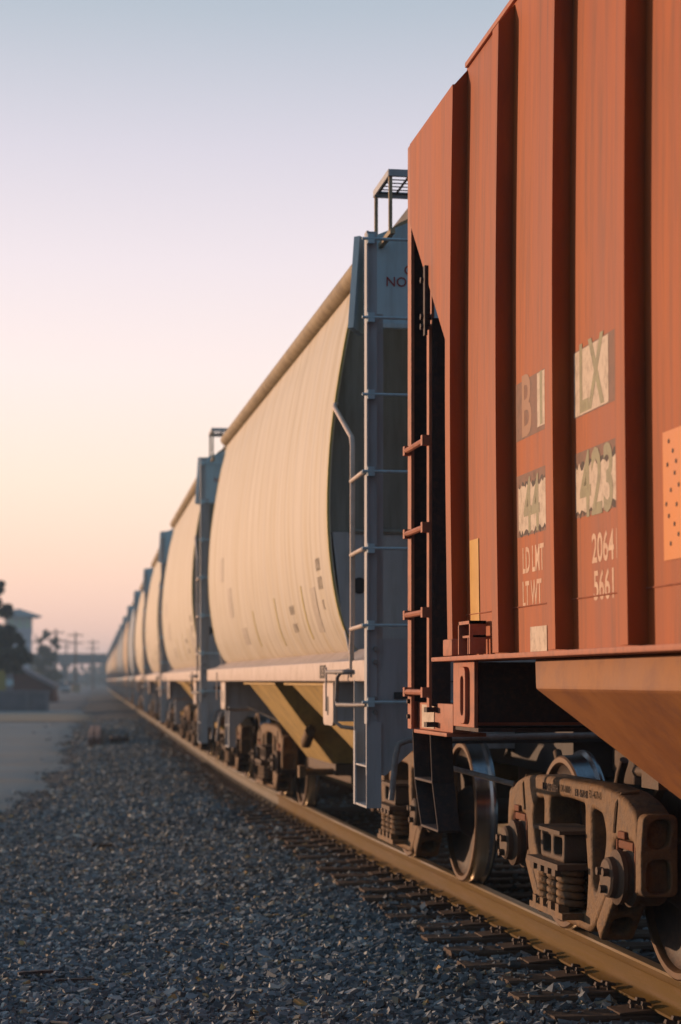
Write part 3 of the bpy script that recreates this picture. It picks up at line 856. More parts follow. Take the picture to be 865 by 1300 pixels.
        for sx in (-1, 1):
            b = MB(sx)
            b.tube([(1.13, t0 + .02, .86), (1.13, t0 + .30, .74)], .05, 10)
            for k in range(5): b.box(1.09, 1.17, t0 + .02 + k * .07, t0 + .06 + k * .07, .82 - k * .03, .90 - k * .03)
            b.tube([(1.13, t0, .90), (1.15, t0 + .38, .76)], .022, 6)
            b.build('gate_gear', 'cast', hp, smooth=40)
            b = MB(sx); b.tube([(.86, b0 + .1, .47), (1.15, b0 + .1, .47)], .03, 8); b.box(1.12, 1.18, b0 + .04, b0 + .16, .42, .53); b.build('gate_shaft', 'cast', hp, smooth=40)
            b = MB(sx); b.loft([[(w + dx, y_, h) for (w, h) in ((1.485, 1.290), (1.485, 1.272), (1.44, 1.272), (1.44, 1.290))] for dx, y_ in ((0, t0 - .25), (0, t1 + .25))]); b.build('hopper_flange', 'yellow', hp, smooth=0)
    # stencils and plate on the left side
    def wsec(h): return float(np.interp(h, [q[1] for q in SS], [q[0] for q in SS]))
    def mark(s, size, y, h, m_='fadelet', st=.8):
        me = text_mesh(s, size, .001, st)
        b = MB()
        for v in me.vertices:
            hh = h + v.co.y
            yy = y - v.co.x
            v.co = (-(wsec(hh) + .004 + v.co.z), yy, hh)
        b.mesh(me, Matrix()); b.build('stencil', m_, root, smooth=0)
    mark('0041', .13, -3.55, 2.12); mark('1110', .13, -3.55, 1.99); mark('12', .10, -3.55, 1.84)
    mark('LD LMT', .10, -1.9, 1.86); mark('LT WT', .10, -1.9, 1.72)
    for (y0, y1, h0, h1, m_) in ((-3.26, -3.02, 1.66, 1.98, 'fadelet'), (-2.60, -2.54, 1.62, 2.02, 'yel_edge'), (-.95, -.89, 1.60, 2.0, 'yel_edge'), (.7, .76, 1.62, 1.95, 'yel_edge'), (2.4, 2.75, 1.95, 2.25, 'fadelet'), (3.1, 3.4, 2.35, 2.6, 'fadelet'), (1.5, 1.9, 1.66, 1.82, 'fadelet')):
        b = MB(); hs = np.linspace(h0, h1, 6)
        b.loft([[(-(wsec(h) + .0035), y0, h), (-(wsec(h) + .0035), y1, h), (-(wsec(h) + .001), y1, h), (-(wsec(h) + .001), y0, h)] for h in hs])
        b.build('paint_mark', m_, root, smooth=0)
    b = MB(); b.box(-1.606, -1.599, -3.92, -3.68, 1.325, 1.415); pb = b.build('number_board', 'blacklet', root, smooth=0)
    side_text(pb, 'lettering', 'DE', .085, -3.82, 1.37, -1.608, 'sill')
    end_text(root, 'lettering', 'CAUTION', .085, -1.29, 3.865, -YN + .438, 'redlet', 1.0)
    end_text(root, 'lettering', 'NO STEP', .085, -1.405, 3.79, -YN + .438, 'redlet', 1.0)
    end_text(root, 'lettering', '38910', .06, -1.36, 1.335, -YN + .03, 'fadelet', 1.0)
    t1 = make_truck(root, -TKG)
    copy_part(t1, root, (0, TKG, 0))
    return root

GC = 16.66
PITCH = 11.75
def car_pose(yc):
    ya, yb = yc - TKG, yc + TKG
    return (TC + (off(ya) + off(yb)) / 2, yc, ZR), -math.atan2(off(yb) - off(ya), yb - ya)
GG = 'hopper cars of the long train'
loc, rz = car_pose(GC)
g1 = make_grey(loc, rz)
tag(g1, 'pale cream covered hopper car with curved sides coupled directly behind the red car', 'hopper car', GG)
g1_kids = [(c, kids(c)) for c in kids(g1)]
ORD = ['first', 'second', 'third', 'fourth', 'fifth', 'sixth', 'seventh', 'eighth', 'ninth', 'tenth', 'eleventh', 'twelfth', 'thirteenth', 'fourteenth', 'fifteenth', 'sixteenth']
KIND = {1: 'cream', 2: 'cream', 3: 'cream', 4: 'blue_cream', 5: 'tan_cream', 6: 'blue_cream', 7: 'blue_cream', 8: 'tan_cream', 9: 'cream', 10: 'tan_cream', 11: 'cream', 12: 'blue_cream', 13: 'cream', 14: 'tan_cream', 15: 'cream'}
WORD = {'cream': 'pale cream', 'blue_cream': 'dull blue grey', 'tan_cream': 'dusty tan'}
def recolour(o, m_):
    for i, sl_ in enumerate(o.material_slots):
        if sl_.material == M['cream'] and m_ != 'cream':
            sl_.link = 'OBJECT'; sl_.material = M[m_]
        elif sl_.material == M['sill'] and m_ == 'blue_cream':
            sl_.link = 'OBJECT'; sl_.material = M[m_]
def joined(root_kids, name):
    vs, fs, ms, mi = [], [], [], []
    keep = {'side_panel', 'side_sill', 'eave_rail', 'roof', 'end_slope', 'bulkhead', 'end_plate', 'corner_post', 'handrail', 'jacking_pad', 'end_sheet', 'body_bolster', 'hopper_bay', 'truck', 'center_sill', 'stirrup_step', 'side_frame', 'wheel', 'gate_frame'}
    for c, sub in root_kids:
        for o in [c] + list(sub):
            if o.name.split('.')[0] not in keep: continue
            n0 = len(vs); d = Vector(c.location)
            vs += [tuple(v.co + d) for v in o.data.vertices]
            loc_ = []
            for m_ in o.data.materials:
                if m_ not in ms: ms.append(m_)
                loc_.append(ms.index(m_))
            for p in o.data.polygons:
                fs.append([i + n0 for i in p.vertices]); mi.append(loc_[p.material_index])
    me = bpy.data.meshes.new(name); me.from_pydata(vs, [], fs)
    me.polygons.foreach_set('material_index', mi)
    for m_ in ms: me.materials.append(m_)
    return me
far_me = joined(g1_kids, 'covered_hopper_car')
for k in range(1, 16):
    loc, rz = car_pose(GC + PITCH * k)
    if k < 6:
        r = empty('covered_hopper_car', loc, rz)
        for c, sub in g1_kids:
            if k > 1 and c.name.startswith('roof_platform'): continue
            d = c.copy(); COL.objects.link(d); d.parent = r
            recolour(d, KIND[k])
            for q in sub:
                e_ = q.copy(); COL.objects.link(e_); e_.parent = d
    else:
        r = bpy.data.objects.new('covered_hopper_car', far_me); COL.objects.link(r)
        r.location = loc; r.rotation_euler = (0, 0, rz)
        recolour(r, KIND[k])
    tag(r, '%s covered hopper car, the %s car behind the red one' % (WORD[KIND[k]], ORD[k]), 'hopper car', GG)

# ------------------------------------------------------------------ red hopper car
RC = 4.32
RE = 5.55
def make_red():
    root = empty('red_hopper_car', (TC, RC, ZR))
    bow = lambda h: .014 * math.sin(math.pi * min(1, max(0, (h - 1.42) / 2.7)))
    hs = list(np.linspace(1.425, 4.235, 14))
    far, near = 5.30, -5.30
    yv = 8.80 - RC            # vertical far edge of the side sheet
    for sx in (-1, 1):
        b = MB(sx)
        def x_at(h): return 1.55 + bow(h)
        # main sheet between the vertical edges, corners notched at both ends
        def yend(h): return 8.76 - RC
        hh = sorted(set(hs + [2.90, 3.70]))
        cols = np.linspace(-1, 1, 33)
        rings = [[(x_at(h), yend(h) * c_, h) for c_ in cols] for h in hh]
        b.loft(rings, closed=False)
        rings2 = [[(x_at(h) - .012, yend(h) * c_, h) for c_ in cols] for h in hh]
        b.loft(rings2, closed=False)
        # close the rims
        for rr in ([(r[0], q[0]) for r, q in zip(rings, rings2)], [(r[-1], q[-1]) for r, q in zip(rings, rings2)], list(zip(rings[0], rings2[0])), list(zip(rings[-1], rings2[-1]))):
            b.loft([[p, q] for p, q in rr], closed=False)
        bmesh.ops.remove_doubles(b.b, verts=b.b.verts[:], dist=.0005)
        b.build('side_sheet', 'red', root, smooth=50)
        for e in (-1, 1):
            b = MB(sx, e)
            y9 = 8.752 - RC
            b.prism([(y9, 1.427), (yv + .012, 1.427), (yv + .012, 2.86), (RE - .10, 3.72), (RE - .10, 4.138), (y9, 4.138)], 'x', 1.600, 1.622)
            b.build('end_gusset', 'red', root, bevel=.002, seg=1, smooth=0)
        # ribs
        ys_r = [8.745 - RC - .883 * k for k in range(11)]
        for yr in ys_r:
            # yr: near face of the rib
            b = MB(sx)
            rh = list(np.linspace(1.43, 4.125, 12))
            rings = []
            for h in rh:
                d = .075
                x0 = 1.548 + bow(h); x1 = x0 + d
                rings.append([(x0, yr + .002, h), (x1, yr, h), (x1, yr + .105, h), (x0, yr + .107, h)])
            x0 = 1.548 + bow(4.2)
            rings.append([(x0, yr + .002, 4.205), (x0 + .004, yr, 4.205), (x0 + .004, yr + .105, 4.205), (x0, yr + .107, 4.205)])
            b.loft(rings)
            b.build('rib', 'red', root, smooth=30)
        b = MB(sx); b.box(1.548, 1.566, -4.42, 4.42, 4.212, 4.237); b.build('top_chord', 'red_edge', root, bevel=.006)
        b = MB(sx); b.box(1.40, 1.655, -4.72, 4.76, 1.402, 1.423); b.build('sill_flange', 'red_edge', root, bevel=.004)
        # seam across the panels
        b = MB(sx); b.loft([[(1.553 + bow(1.62), y, 1.617), (1.556 + bow(1.62), y, 1.62), (1.553 + bow(1.62), y, 1.623)] for y in (-4.4, 4.45)]); b.build('weld_seam', 'red_edge', root)
    b = MB(); b.prism([(-1.54, 4.22), (-1.0, 4.40), (0, 4.50), (1.0, 4.40), (1.54, 4.22)], 'y', -5.30, 5.30); b.build('roof', 'red', root, smooth=30)
    for e in (-1, 1):
        b = MB(1, e)
        b.hexa([(-1.53, 3.30, 1.50), (1.53, 3.30, 1.50), (1.53, 3.34, 1.48), (-1.53, 3.34, 1.48), (-1.53, 5.28, 3.68), (1.53, 5.28, 3.68), (1.53, 5.31, 3.66), (-1.53, 5.31, 3.66)])
        b.box(-1.54, 1.54, 5.28, 5.305, 3.67, 4.12)
        b.build('slope_sheet', 'blackr', root, smooth=0)
        for sx in (-1, 1):
            # gusset sheet edge, corner post and second stile with the rungs between
            b = MB(sx, e)
            b.box(1.595, 1.612, RE - .09, RE, 1.055, 4.145); b.box(1.50, 1.595, RE - .035, RE - .02, 1.055, 4.145)
            cp = b.build('corner_post', 'red_edge', root, smooth=0)
            b = MB(sx, e); b.box(1.478, 1.597, RE - .045, RE - .036, 1.20, 3.95); b.build('post_shade_sheet', 'blackr', cp, smooth=0)  # added dark sheet: shade of the post's inner face put in as colour
            for h in (1.12, 1.2): 
                b = MB(sx, e); b.tube([(1.61, RE - .045, h), (1.626, RE - .045, h)], .014, 6); b.build('bolt', 'blackr', cp)
            b = MB(sx, e)
            b.box(1.595, 1.610, 5.02, 5.075, 1.15, 3.10); b.box(1.585, 1.597, 5.02, 5.05, 3.06, 3.40)
            ls = b.build('ladder_stile', 'red_edge', root, smooth=0)
            b = MB(sx, e); b.box(1.50, 1.594, 5.012, 5.028, 1.18, 3.14); b.box(1.624, 1.638, 4.99, 5.03, 3.05, 3.40)
            b.build('stile_web_shade', 'blackr', ls, smooth=0)  # inner flange blackened to stand for its shade; the upper bar is dark itself
            for h in (1.25, 1.655, 2.085, 2.525):
                b = MB(sx, e); b.tube([(1.63, RE - .03, h), (1.63, 5.03, h)], .0155, 8)
                b.box(1.61, 1.645, RE - .075, RE - .03, h - .024, h + .024); b.box(1.61, 1.645, 5.02, 5.06, h - .026, h + .026)
                b.build('rung', 'red_edge', ls, smooth=40)
            for h in (3.335, 3.10, 3.15):
                b = MB(sx, e); b.tube([(1.60, 5.045, h), (1.65, 5.045, h)], .017, 6); b.build('bolt', 'blackr', ls)
            # end sill beam with reflector and bolster end plate
            b = MB(sx, e); b.box(1.48, 1.572, 4.648, RE - .06, 1.055, 1.195); b.box(1.40, 1.60, 4.66, RE - .10, 1.035, 1.054)
            es = b.build('end_sill', 'red_edge', root, bevel=.004)
            b = MB(sx, e); b.box(1.571, 1.576, 5.06, 5.36, 1.065, 1.185); b.build('reflector', 'peel', es, smooth=0)
            b = MB(sx, e); b.box(1.572, 1.63, 4.98, 5.05, 1.15, 1.175); b.box(1.572, 1.63, 4.98, 5.05, 1.075, 1.10); b.build('bracket', 'blackr', es)
            me = curve_mesh([[(4.21, 1.09), (4.645, 1.09), (4.645, 1.40), (4.21, 1.40)], rounded([(4.345, 1.145), (4.41, 1.145), (4.41, 1.33), (4.345, 1.33)], .032)[::-1]], .02, .003)
            b = MB(sx, e); b.mesh(me, YZ(1.56))
            me = curve_mesh([rounded([(4.31, 1.105), (4.445, 1.105), (4.445, 1.375), (4.31, 1.375)], .05), rounded([(4.345, 1.145), (4.41, 1.145), (4.41, 1.33), (4.345, 1.33)], .032)[::-1]], .025, .004)
            b.mesh(me, YZ(1.578))
            b.build('jacking_plate', 'red_edge', root, smooth=30)
            b = MB(sx, e); b.box(1.40, 1.545, 4.32, 4.43, 1.12, 1.35); b.build('jacking_pocket', 'dark', root, smooth=0)
            # stirrup step hung under the end sill
            b = MB(sx, e)
            for (ya, yb2, yc_) in ((5.50, 5.53, 5.33), (5.06, 5.11, 4.92)):
                b.hexa([(1.47, ya, .79), (1.585, ya, .79), (1.585, ya + .014, .79), (1.47, ya + .014, .79), (1.47, ya + .05, 1.05), (1.585, ya + .05, 1.05), (1.585, ya + .064, 1.05), (1.47, ya + .064, 1.05)])
                b.hexa([(1.47, yc_, .555), (1.585, yc_, .555), (1.585, yc_ + .014, .555), (1.47, yc_ + .014, .555), (1.47, ya, .79), (1.585, ya, .79), (1.585, ya + .014, .79), (1.47, ya + .014, .79)])
            b.box(1.48, 1.585, 5.07, 5.50, .785, .80)
            b.box(1.48, 1.585, 4.925, 5.34, .548, .562)
            b.build('stirrup_step', 'blackr', root, smooth=0, bevel=.003, seg=1)
            # little brackets on the sill
            b = MB(sx, e); b.box(1.56, 1.65, 4.33, 4.52, 1.425, 1.505); b.build('retainer_box', 'red_edge', root, bevel=.008)
            b = MB(sx, e); b.box(1.57, 1.645, 3.98, 3.995, 1.43, 1.58); b.box(1.57, 1.645, 4.20, 4.215, 1.43, 1.58); b.box(1.57, 1.645, 3.98, 4.215, 1.565, 1.58); b.box(1.57, 1.63, 3.98, 4.215, 1.505, 1.515); b.tube([(1.62, 4.08, 1.43), (1.62, 4.08, 1.51)], .012, 6)
            b.build('placard_holder', 'red_edge', root, smooth=0)
        b = MB(1, e)
        b.box(-1.545, 1.545, 4.22, 4.64, 1.115, 1.395); b.box(-1.56, 1.56, 4.17, 4.66, 1.072, 1.090)
        b.build('body_bolster', 'blackr', root, smooth=0)
        b = MB(1, e); b.box(-.32, .32, 3.3, RE - .1, .80, 1.06); b.build('draft_sill', 'blackr', root, smooth=0)
        b = MB(1, e); b.box(-1.48, 1.48, RE - .14, RE - .10, 1.06, 1.19); b.build('end_beam', 'red_edge', root, smooth=0)
        # brake pipe and lever rod
        b = MB(1, e); b.tube([(-1.48, 5.23, .866), (-1.18, 4.97, .785)], .014, 8); b.build('brake_rod', 'grip', root, smooth=60)
        b = MB(1, e); b.tube([(-.62, 4.7, .86), (-.62, 3.4, .90), (-.60, 2.6, .95)], .03, 8); b.tube([(-.95, 3.35, .93), (-.80, 3.1, .90)], .04, 10); b.box(-1.0, -.9, 3.28, 3.5, .85, 1.03); b.build('brake_pipe', 'cast_dk', root, smooth=50)
        make_coupler(root, RE, e)
    b = MB(); b.box(-.28, .28, -3.2, 3.2, .80, 1.1); b.build('center_sill', 'blackr', root, smooth=0)
    for (ya, yb) in ((.15, 3.38), (-3.38, -.15)):
        b = MB()
        b.loft([[(-w, y0, h), (w, y0, h), (w, y1, h), (-w, y1, h)] for (w, h, y0, y1) in ((1.50, 1.401, ya - .05, yb + .03), (1.51, 1.275, ya, yb - .02), (.98, .77, ya + .56, yb - .58), (.60, .38, ya + .95, yb - .98))])
        hb = b.build('hopper_bay', 'rust_red', root, smooth=0, bevel=.012)
        b = MB(); b.box(-.62, .62, ya + .95, yb - .98, .30, .378); b.build('gate_frame', 'cast_dk', hb)
    # painted patches and lettering on the left side
    def Yof(px, X=2.05): 
        u = (px - 432.5) / 2400; c, s = math.cos(TH), math.sin(TH)
        return X * (c - u * s) / (u * c + s) - RC
    def Hof(py, px, X=2.05):
        y = Yof(px, X) + RC
        zc = y * math.cos(TH) + X * math.sin(TH)
        return CAMZ - ZR - (py - 864) / 2400 * zc
    def sheet(name, y0, y1, h0, h1, lift, m_, torn=0):
        n = 22
        top, bot = [], []
        for i in range(n + 1):
            y = y0 + (y1 - y0) * i / n
            j = (lambda: random.uniform(-torn, torn) * .5) if 0 < i < n else (lambda: 0)
            top.append((y, h1 + j() - (abs(j()) if torn else 0))); bot.append((y, h0 + j()))
        b = MB()
        xx = lambda h: -(1.55 + bow(h) + lift)
        mid = [(y, (h0 + h1) / 2) for y, _ in top]
        for r0, r1 in ((bot, mid), (mid, top)):
            for i in range(n):
                b.hexa([(xx(r0[i][1]) + .0003, r0[i][0], r0[i][1]), (xx(r0[i + 1][1]) + .0003, r0[i + 1][0], r0[i + 1][1]), (xx(r0[i + 1][1]), r0[i + 1][0], r0[i + 1][1]), (xx(r0[i][1]), r0[i][0], r0[i][1]),
                        (xx(r1[i][1]) + .0003, r1[i][0], r1[i][1]), (xx(r1[i + 1][1]) + .0003, r1[i + 1][0], r1[i + 1][1]), (xx(r1[i + 1][1]), r1[i + 1][0], r1[i + 1][1]), (xx(r1[i][1]), r1[i][0], r1[i][1])])
        return b.build(name, m_, root, smooth=0)
    # far panel: px 657..694 ; next panel px 731..788
    ya, yb = Yof(656.5), Yof(694)
    yc_, yd = Yof(730.5), Yof(788)
    h1, h0 = Hof(466, 693), Hof(558, 658)
    H = [Hof(478, 675), Hof(553, 675), Hof(598, 675), Hof(678, 675)]
    G = [Hof(432, 757), Hof(520, 757), Hof(566, 757), Hof(651, 757)]
    sheet('decal_patch', ya, yb, H[1], H[0], .0005, 'patch'); sheet('decal_patch', ya, yb, H[3], H[2], .0005, 'patch')
    sheet('decal_patch', yc_, yd, G[1], G[0], .0005, 'patch'); sheet('decal_patch', yc_, yd, G[3], G[2], .0005, 'patch')
    sheet('white_decal', Yof(683.5), Yof(693), H[1] + .02, H[0] - .005, .0013, 'peel')
    sheet('white_decal', ya - .03, yb + .01, H[3] + .02, H[2] - .05, .0013, 'peel', .028)
    sheet('white_decal', yc_, Yof(774), G[1] + .005, G[0] - .005, .0013, 'peel')
    sheet('white_decal', yc_ - .01, yd + .01, G[3] + .02, G[2] - .05, .0013, 'peel', .03)
    for (ya_, yb_, h0_, h1_) in ((ya - .04, yb + .02, H[3] + .008, H[2] - .035), (yc_ - .02, yd + .02, G[3] + .008, G[2] - .035)):
        sheet('torn_edge', ya_, yb_, h0_, h1_, .0009, 'blackr', .03)
    def letter(s, size, y, h, lift, m_, st):
        me = text_mesh(s, size, .0001, st, 'CENTER', size * .018)
        for v in me.vertices:
            hh, yy = h + v.co.y, y - v.co.x
            v.co = (-(1.55 + bow(hh) + lift + v.co.z), yy, hh)
        b = MB(); b.mesh(me, Matrix())
        return b.build('lettering', m_, root, smooth=0)
    letter('B', .36, (ya + Yof(683)) / 2, (H[0] + H[1]) / 2, .0010, 'ochre', .85)
    letter('I', .30, Yof(688.5), (H[0] + H[1]) / 2, .0018, 'olive', .9)
    letter('44', .32, (ya + yb) / 2 - .01, (H[2] + H[3]) / 2 - .02, .0018, 'olive', .78)
    letter('LX', .36, (yc_ + Yof(774)) / 2, (G[0] + G[1]) / 2, .0018, 'olive', .72)
    letter('423', .34, (yc_ + yd) / 2, (G[2] + G[3]) / 2 - .02, .0018, 'olive', .82)
    letter('LD LMT', .15, Yof(676), Hof(711, 676), .0008, 'palelet', .66)
    letter('LT WT', .15, Yof(674), Hof(755, 674), .0008, 'palelet', .66)
    letter('20641', .15, Yof(768), Hof(694, 772), .0008, 'palelet', .9)
    letter('5661', .15, Yof(766), Hof(742, 777), .0008, 'palelet', .9)
    sheet('white_square', Yof(672), Yof(693), Hof(827, 682), Hof(795, 682), .004, 'peel')
    sheet('reflector_stripe', Yof(597), Yof(608), Hof(812, 602), Hof(685, 602), .004, 'stripe')
    op = sheet('orange_patch', Yof(843), Yof(905), Hof(710, 855), Hof(545, 855), .004, 'orange')
    for (px, py) in ((851, 560), (856, 572), (849, 590), (858, 600), (853, 622), (860, 640), (850, 655), (857, 665), (862, 678), (852, 690), (860, 585), (863, 615), (847, 640)):
        b = MB(); h = Hof(py, px); b.lathe([(0, -(1.556 + bow(h))), (.008, -(1.5555 + bow(h)))], Yof(px), h, 8); b.build('rust_spot', 'blackr', op)
    t1 = make_truck(root, 4.46)
    copy_part(t1, root, (0, -4.46, 0))
    # casting marks
    side_text(t1, 'casting_mark', 'B-10 DRI-0880H', .05, .10, .79, -1.107, 'blackr', .8, .002)
    side_text(t1, 'casting_mark', 'F31-4670-81', .05, -.42, .79, -1.107, 'blackr', .8, .002)
    return root
tag(make_red(), 'rust red ribbed hopper car with peeling white lettering, nearest car at the right', 'hopper car', GG)

# ------------------------------------------------------------------ far left: yard, tower, trees, bridge
def from_px(px, D):
    """ground position seen at picture column px, D metres along the view axis"""
    u = (px - 432.5) / 2400
    return (D * (math.sin(TH) + u * math.cos(TH)), D * (math.cos(TH) - u * math.sin(TH)))
GZ = -.13
mc = mat('pale_concrete_wall', (.58, .56, .60), (.48, .46, .50), rough=.8, scale=.6)
mroof = mat('teal_roof', (.13, .22, .25), (.10, .17, .2), rough=.6, scale=.8)
mglass = mat('greenish_glass', (.60, .72, .55), (.5, .62, .47), rough=.15, scale=.8, spec=.6)
mbrick = mat('brown_red_cladding', (.13, .045, .035), (.09, .035, .03), rough=.8, scale=1)
myel = mat('yellow_wall_paint', (.42, .33, .06), (.36, .28, .05), rough=.7, scale=1)
mleaf = mat('dark_needles', (.035, .055, .035), (.022, .036, .025), rough=.7, scale=2, island=[(0, (.7, .7, .7)), (.4, (1, 1, 1)), (.8, (1.5, 1.4, 1.2))])
mleaf2 = mat('olive_leaves', (.10, .115, .06), (.065, .08, .045), rough=.7, scale=2, island=[(0, (.7, .7, .7)), (.4, (1, 1, 1)), (.8, (1.4, 1.3, 1.1))])
mbark = mat('bark', (.08, .06, .045), (.05, .04, .03), rough=.9, scale=6)
mpole = mat('weathered_pole', (.12, .09, .07), (.08, .06, .05), rough=.9, scale=4)
mbr = mat('bridge_concrete', (.17, .20, .20), (.13, .15, .155), rough=.85, scale=.4)
mcarb = mat('blue_car_paint', (.06, .14, .30), (.05, .11, .25), rough=.3, scale=2, spec=.5)
mcarw = mat('silver_car_paint', (.45, .48, .50), (.38, .40, .43), rough=.3, scale=2, spec=.5)
mtyre = mat('tyre_rubber', (.03, .03, .03), (.02, .02, .02), rough=.9, scale=4)
mwin = mat('car_glass', (.03, .04, .05), (.02, .03, .04), rough=.1, scale=2, spec=.6)

# control tower
x, y = from_px(23, 300)
t = empty('control_tower', (x, y, GZ), R(8))
tag(t, 'pale square control tower with windowed cab and teal hipped roof', 'tower')
b = MB(); b.box(-1.9, 1.9, -1.9, 1.9, 0, 9.9); b.box(-2.0, 2.0, -2.0, 2.0, 8.9, 9.9); b.build('wall', mc, t, bevel=.05)
b = MB(); b.box(-1.85, 1.85, -1.85, 1.85, 9.9, 11.6); cabg = b.build('window', mglass, t, smooth=0)
b = MB()
for q in (-1.86, -.62, .62, 1.86):
    for (ax, ay) in ((q, -1.9), (q, 1.9), (-1.9, q), (1.9, q)): b.box(ax - .07, ax + .07, ay - .07, ay + .07, 9.9, 11.6)
b.build('frame', mc, cabg, smooth=0)
b = MB(); b.loft([[(-3.3, -3.3, 11.6), (3.3, -3.3, 11.6), (3.3, 3.3, 11.6), (-3.3, 3.3, 11.6)], [(-3.3, -3.3, 11.8), (3.3, -3.3, 11.8), (3.3, 3.3, 11.8), (-3.3, 3.3, 11.8)], [(-.3, -.3, 13.0), (.3, -.3, 13.0), (.3, .3, 13.0), (-.3, .3, 13.0)]])
b.build('roof', mroof, t, smooth=0)
b = MB(); b.box(1.9, 2.9, -.4, .4, 7.6, 7.8); b.box(2.7, 2.9, -.1, .1, 7.8, 9.0); b.build('bracket', mpole, t)

def leaf_crown(name, parent, m_, blobs, n, size, seed):
    r_ = np.random.default_rng(seed)
    V, Fc = [], []
    nb = []
    for (cx, cy, cz, rad, fl) in blobs:
        for _ in range(9):
            d = r_.normal(0, .5, 3) * rad
            nb.append((cx + d[0], cy + d[1], cz + d[2] * fl, rad * r_.uniform(.25, .7), fl))
    blobs = nb
    tot = sum(b_[3] for b_ in blobs)
    for (cx, cy, cz, rad, fl) in blobs:
        k = int(n * rad / tot)
        for _ in range(k):
            d = r_.normal(0, 1, 3); d /= np.linalg.norm(d)
            p = np.array((cx, cy, cz)) + d * rad * (r_.uniform(.15, 1) ** .5) * np.array((1, 1, fl))
            a = r_.normal(0, 1, 3); a /= np.linalg.norm(a)
            c_ = np.cross(a, r_.normal(0, 1, 3)); c_ /= np.linalg.norm(c_)
            s_ = size * r_.uniform(.6, 1.5)
            i = len(V)
            V += [tuple(p - a * s_), tuple(p + c_ * s_ * .5), tuple(p + a * s_), tuple(p - c_ * s_ * .5)]
            Fc.append((i, i + 1, i + 2, i + 3))
    me = bpy.data.meshes.new(name); me.from_pydata(V, [], Fc); me.materials.append(m_)
    o = bpy.data.objects.new(name, me); COL.objects.link(o); o.parent = parent
    return o
def trunk(parent, hgt, r0, limbs, m_=mbark):
    b = MB()
    b.loft([[(r0 * (1 - .8 * k / 6) * math.cos(a) + .05 * math.sin(k), r0 * (1 - .8 * k / 6) * math.sin(a), hgt * k / 6 - (.2 if k == 0 else 0)) for a in np.linspace(0, 2 * math.pi, 9)[:-1]] for k in range(7)])
    for (h, dx, dy, dz) in limbs:
        b.tube([(0, 0, h), (dx * .5, dy * .5, h + dz * .6), (dx, dy, h + dz)], r0 * .25, 6)
    return b.build('trunk', m_, parent, smooth=60)
# pine at the left edge
x, y = from_px(-22, 120)
t = empty('pine_tree', (x, y, GZ))
tag(t, 'dark pine tree reaching in at the left edge in front of the tower', 'tree')
trunk(t, 9.6, .22, [(2.6, 2.2, 0, .2), (4, 1.8, .3, .3), (5.6, 1.4, -.3, .3), (3.3, -2, .4, .2), (7, 1.0, 0, .3), (5, -1.4, 0, .3)])
leaf_crown('crown', t, mleaf, [(1.2, 0, 3.3, 1.1, .7), (.8, 0, 4.4, 1.1, .6), (2.2, 0, 3.1, .75, .6), (1.7, .2, 3.9, .7, .6), (1.6, 0, 2.9, .9, .45), (2.4, .2, 3.2, .55, .5), (.6, 0, 3.3, 1.0, .5), (1.3, .3, 4.5, .8, .45), (.4, -.3, 4.9, .9, .5), (-1.4, .4, 3.6, 1.0, .5), (-.8, 0, 5.4, .8, .5), (1.0, -.2, 6.0, .7, .5), (.2, .1, 6.7, .8, .6), (.75, 0, 7.6, .5, .7), (0, 0, 8.6, .55, .9), (0, 0, 9.7, .3, 1.2), (1.9, -.3, 2.3, .6, .4)], 15000, .18, 3)
# broadleaf tree behind
x, y = from_px(57, 230)
t = empty('broadleaf_tree', (x, y, GZ))
tag(t, 'loose olive green tree standing right of the control tower', 'tree')
trunk(t, 5.5, .2, [(2.5, 1.2, 0, 1.5), (2.8, -1.1, .3, 1.4), (3.5, .6, 0, 2.4)])
leaf_crown('crown', t, mleaf2, [(0, 0, 2.6, 1.9, .7), (-.9, 0, 3.8, 1.1, .8), (.9, 0, 4.3, 1.0, .8), (-.2, .3, 5.4, .8, .9), (1.3, 0, 6.3, .55, .8), (.2, -.2, 7.1, .5, .9), (-.6, 0, 6.6, .35, .8), (1.3, .2, 2.2, 1.1, .7), (-1.4, 0, 2.0, 1.2, .7)], 4200, .2, 5)

mtrim = mat('grey_trim', (.27, .25, .27), (.22, .205, .22), rough=.85, scale=1)
# brown building with a raking roof, yellow wall and a low wall in front
x, y = from_px(34, 140)
t = empty('gabled_shed', (x, y, GZ), R(-4))
tag(t, 'low brown red shed with pale raking roof edge below the tower', 'building')
b = MB(); b.prism([(-1.0, 0), (2.1, 0), (1.9, 1.2), (-1.0, 2.75)], 'y', 0, 5); b.build('wall', mbrick, t, smooth=0)
b = MB(); b.hexa([(-1.1, -.25, 2.72), (2.1, -.25, 1.05), (2.1, 5.2, 1.05), (-1.1, 5.2, 2.72), (-1.1, -.25, 3.0), (2.1, -.25, 1.33), (2.1, 5.2, 1.33), (-1.1, 5.2, 3.0)]); b.build('roof', mtrim, t, smooth=0)
b = MB(); b.box(-1.5, -1.02, -.1, 5, 0, 3.05); b.build('pillar', mtrim, t, smooth=0)
b = MB(); b.box(-4.2, -1.52, .1, 5, 0, 2.75); b.build('side_wall', myel, t, smooth=0)
b = MB(); b.box(-1.52, -.98, -.16, -.11, 1.25, 1.75); b.build('sign', mat('pale_blue_board', (.55, .70, .74), (.5, .64, .68), rough=.5), t, smooth=0)
x, y = from_px(10, 100)
t = empty('concrete_wall', (x, y, GZ))
tag(t, 'low grey concrete yard wall with short posts below the brown shed', 'wall')
b = MB(); b.box(-9, 2.15, 0, .25, 0, .98); b.build('wall', mat('grey_yard_wall', (.23, .215, .235), (.17, .165, .18), rough=.85, scale=1.2), t, bevel=.02)
b = MB(); b.box(-9, 2.2, -.06, .31, .982, 1.12); b.build('coping', mtrim, t, bevel=.02)
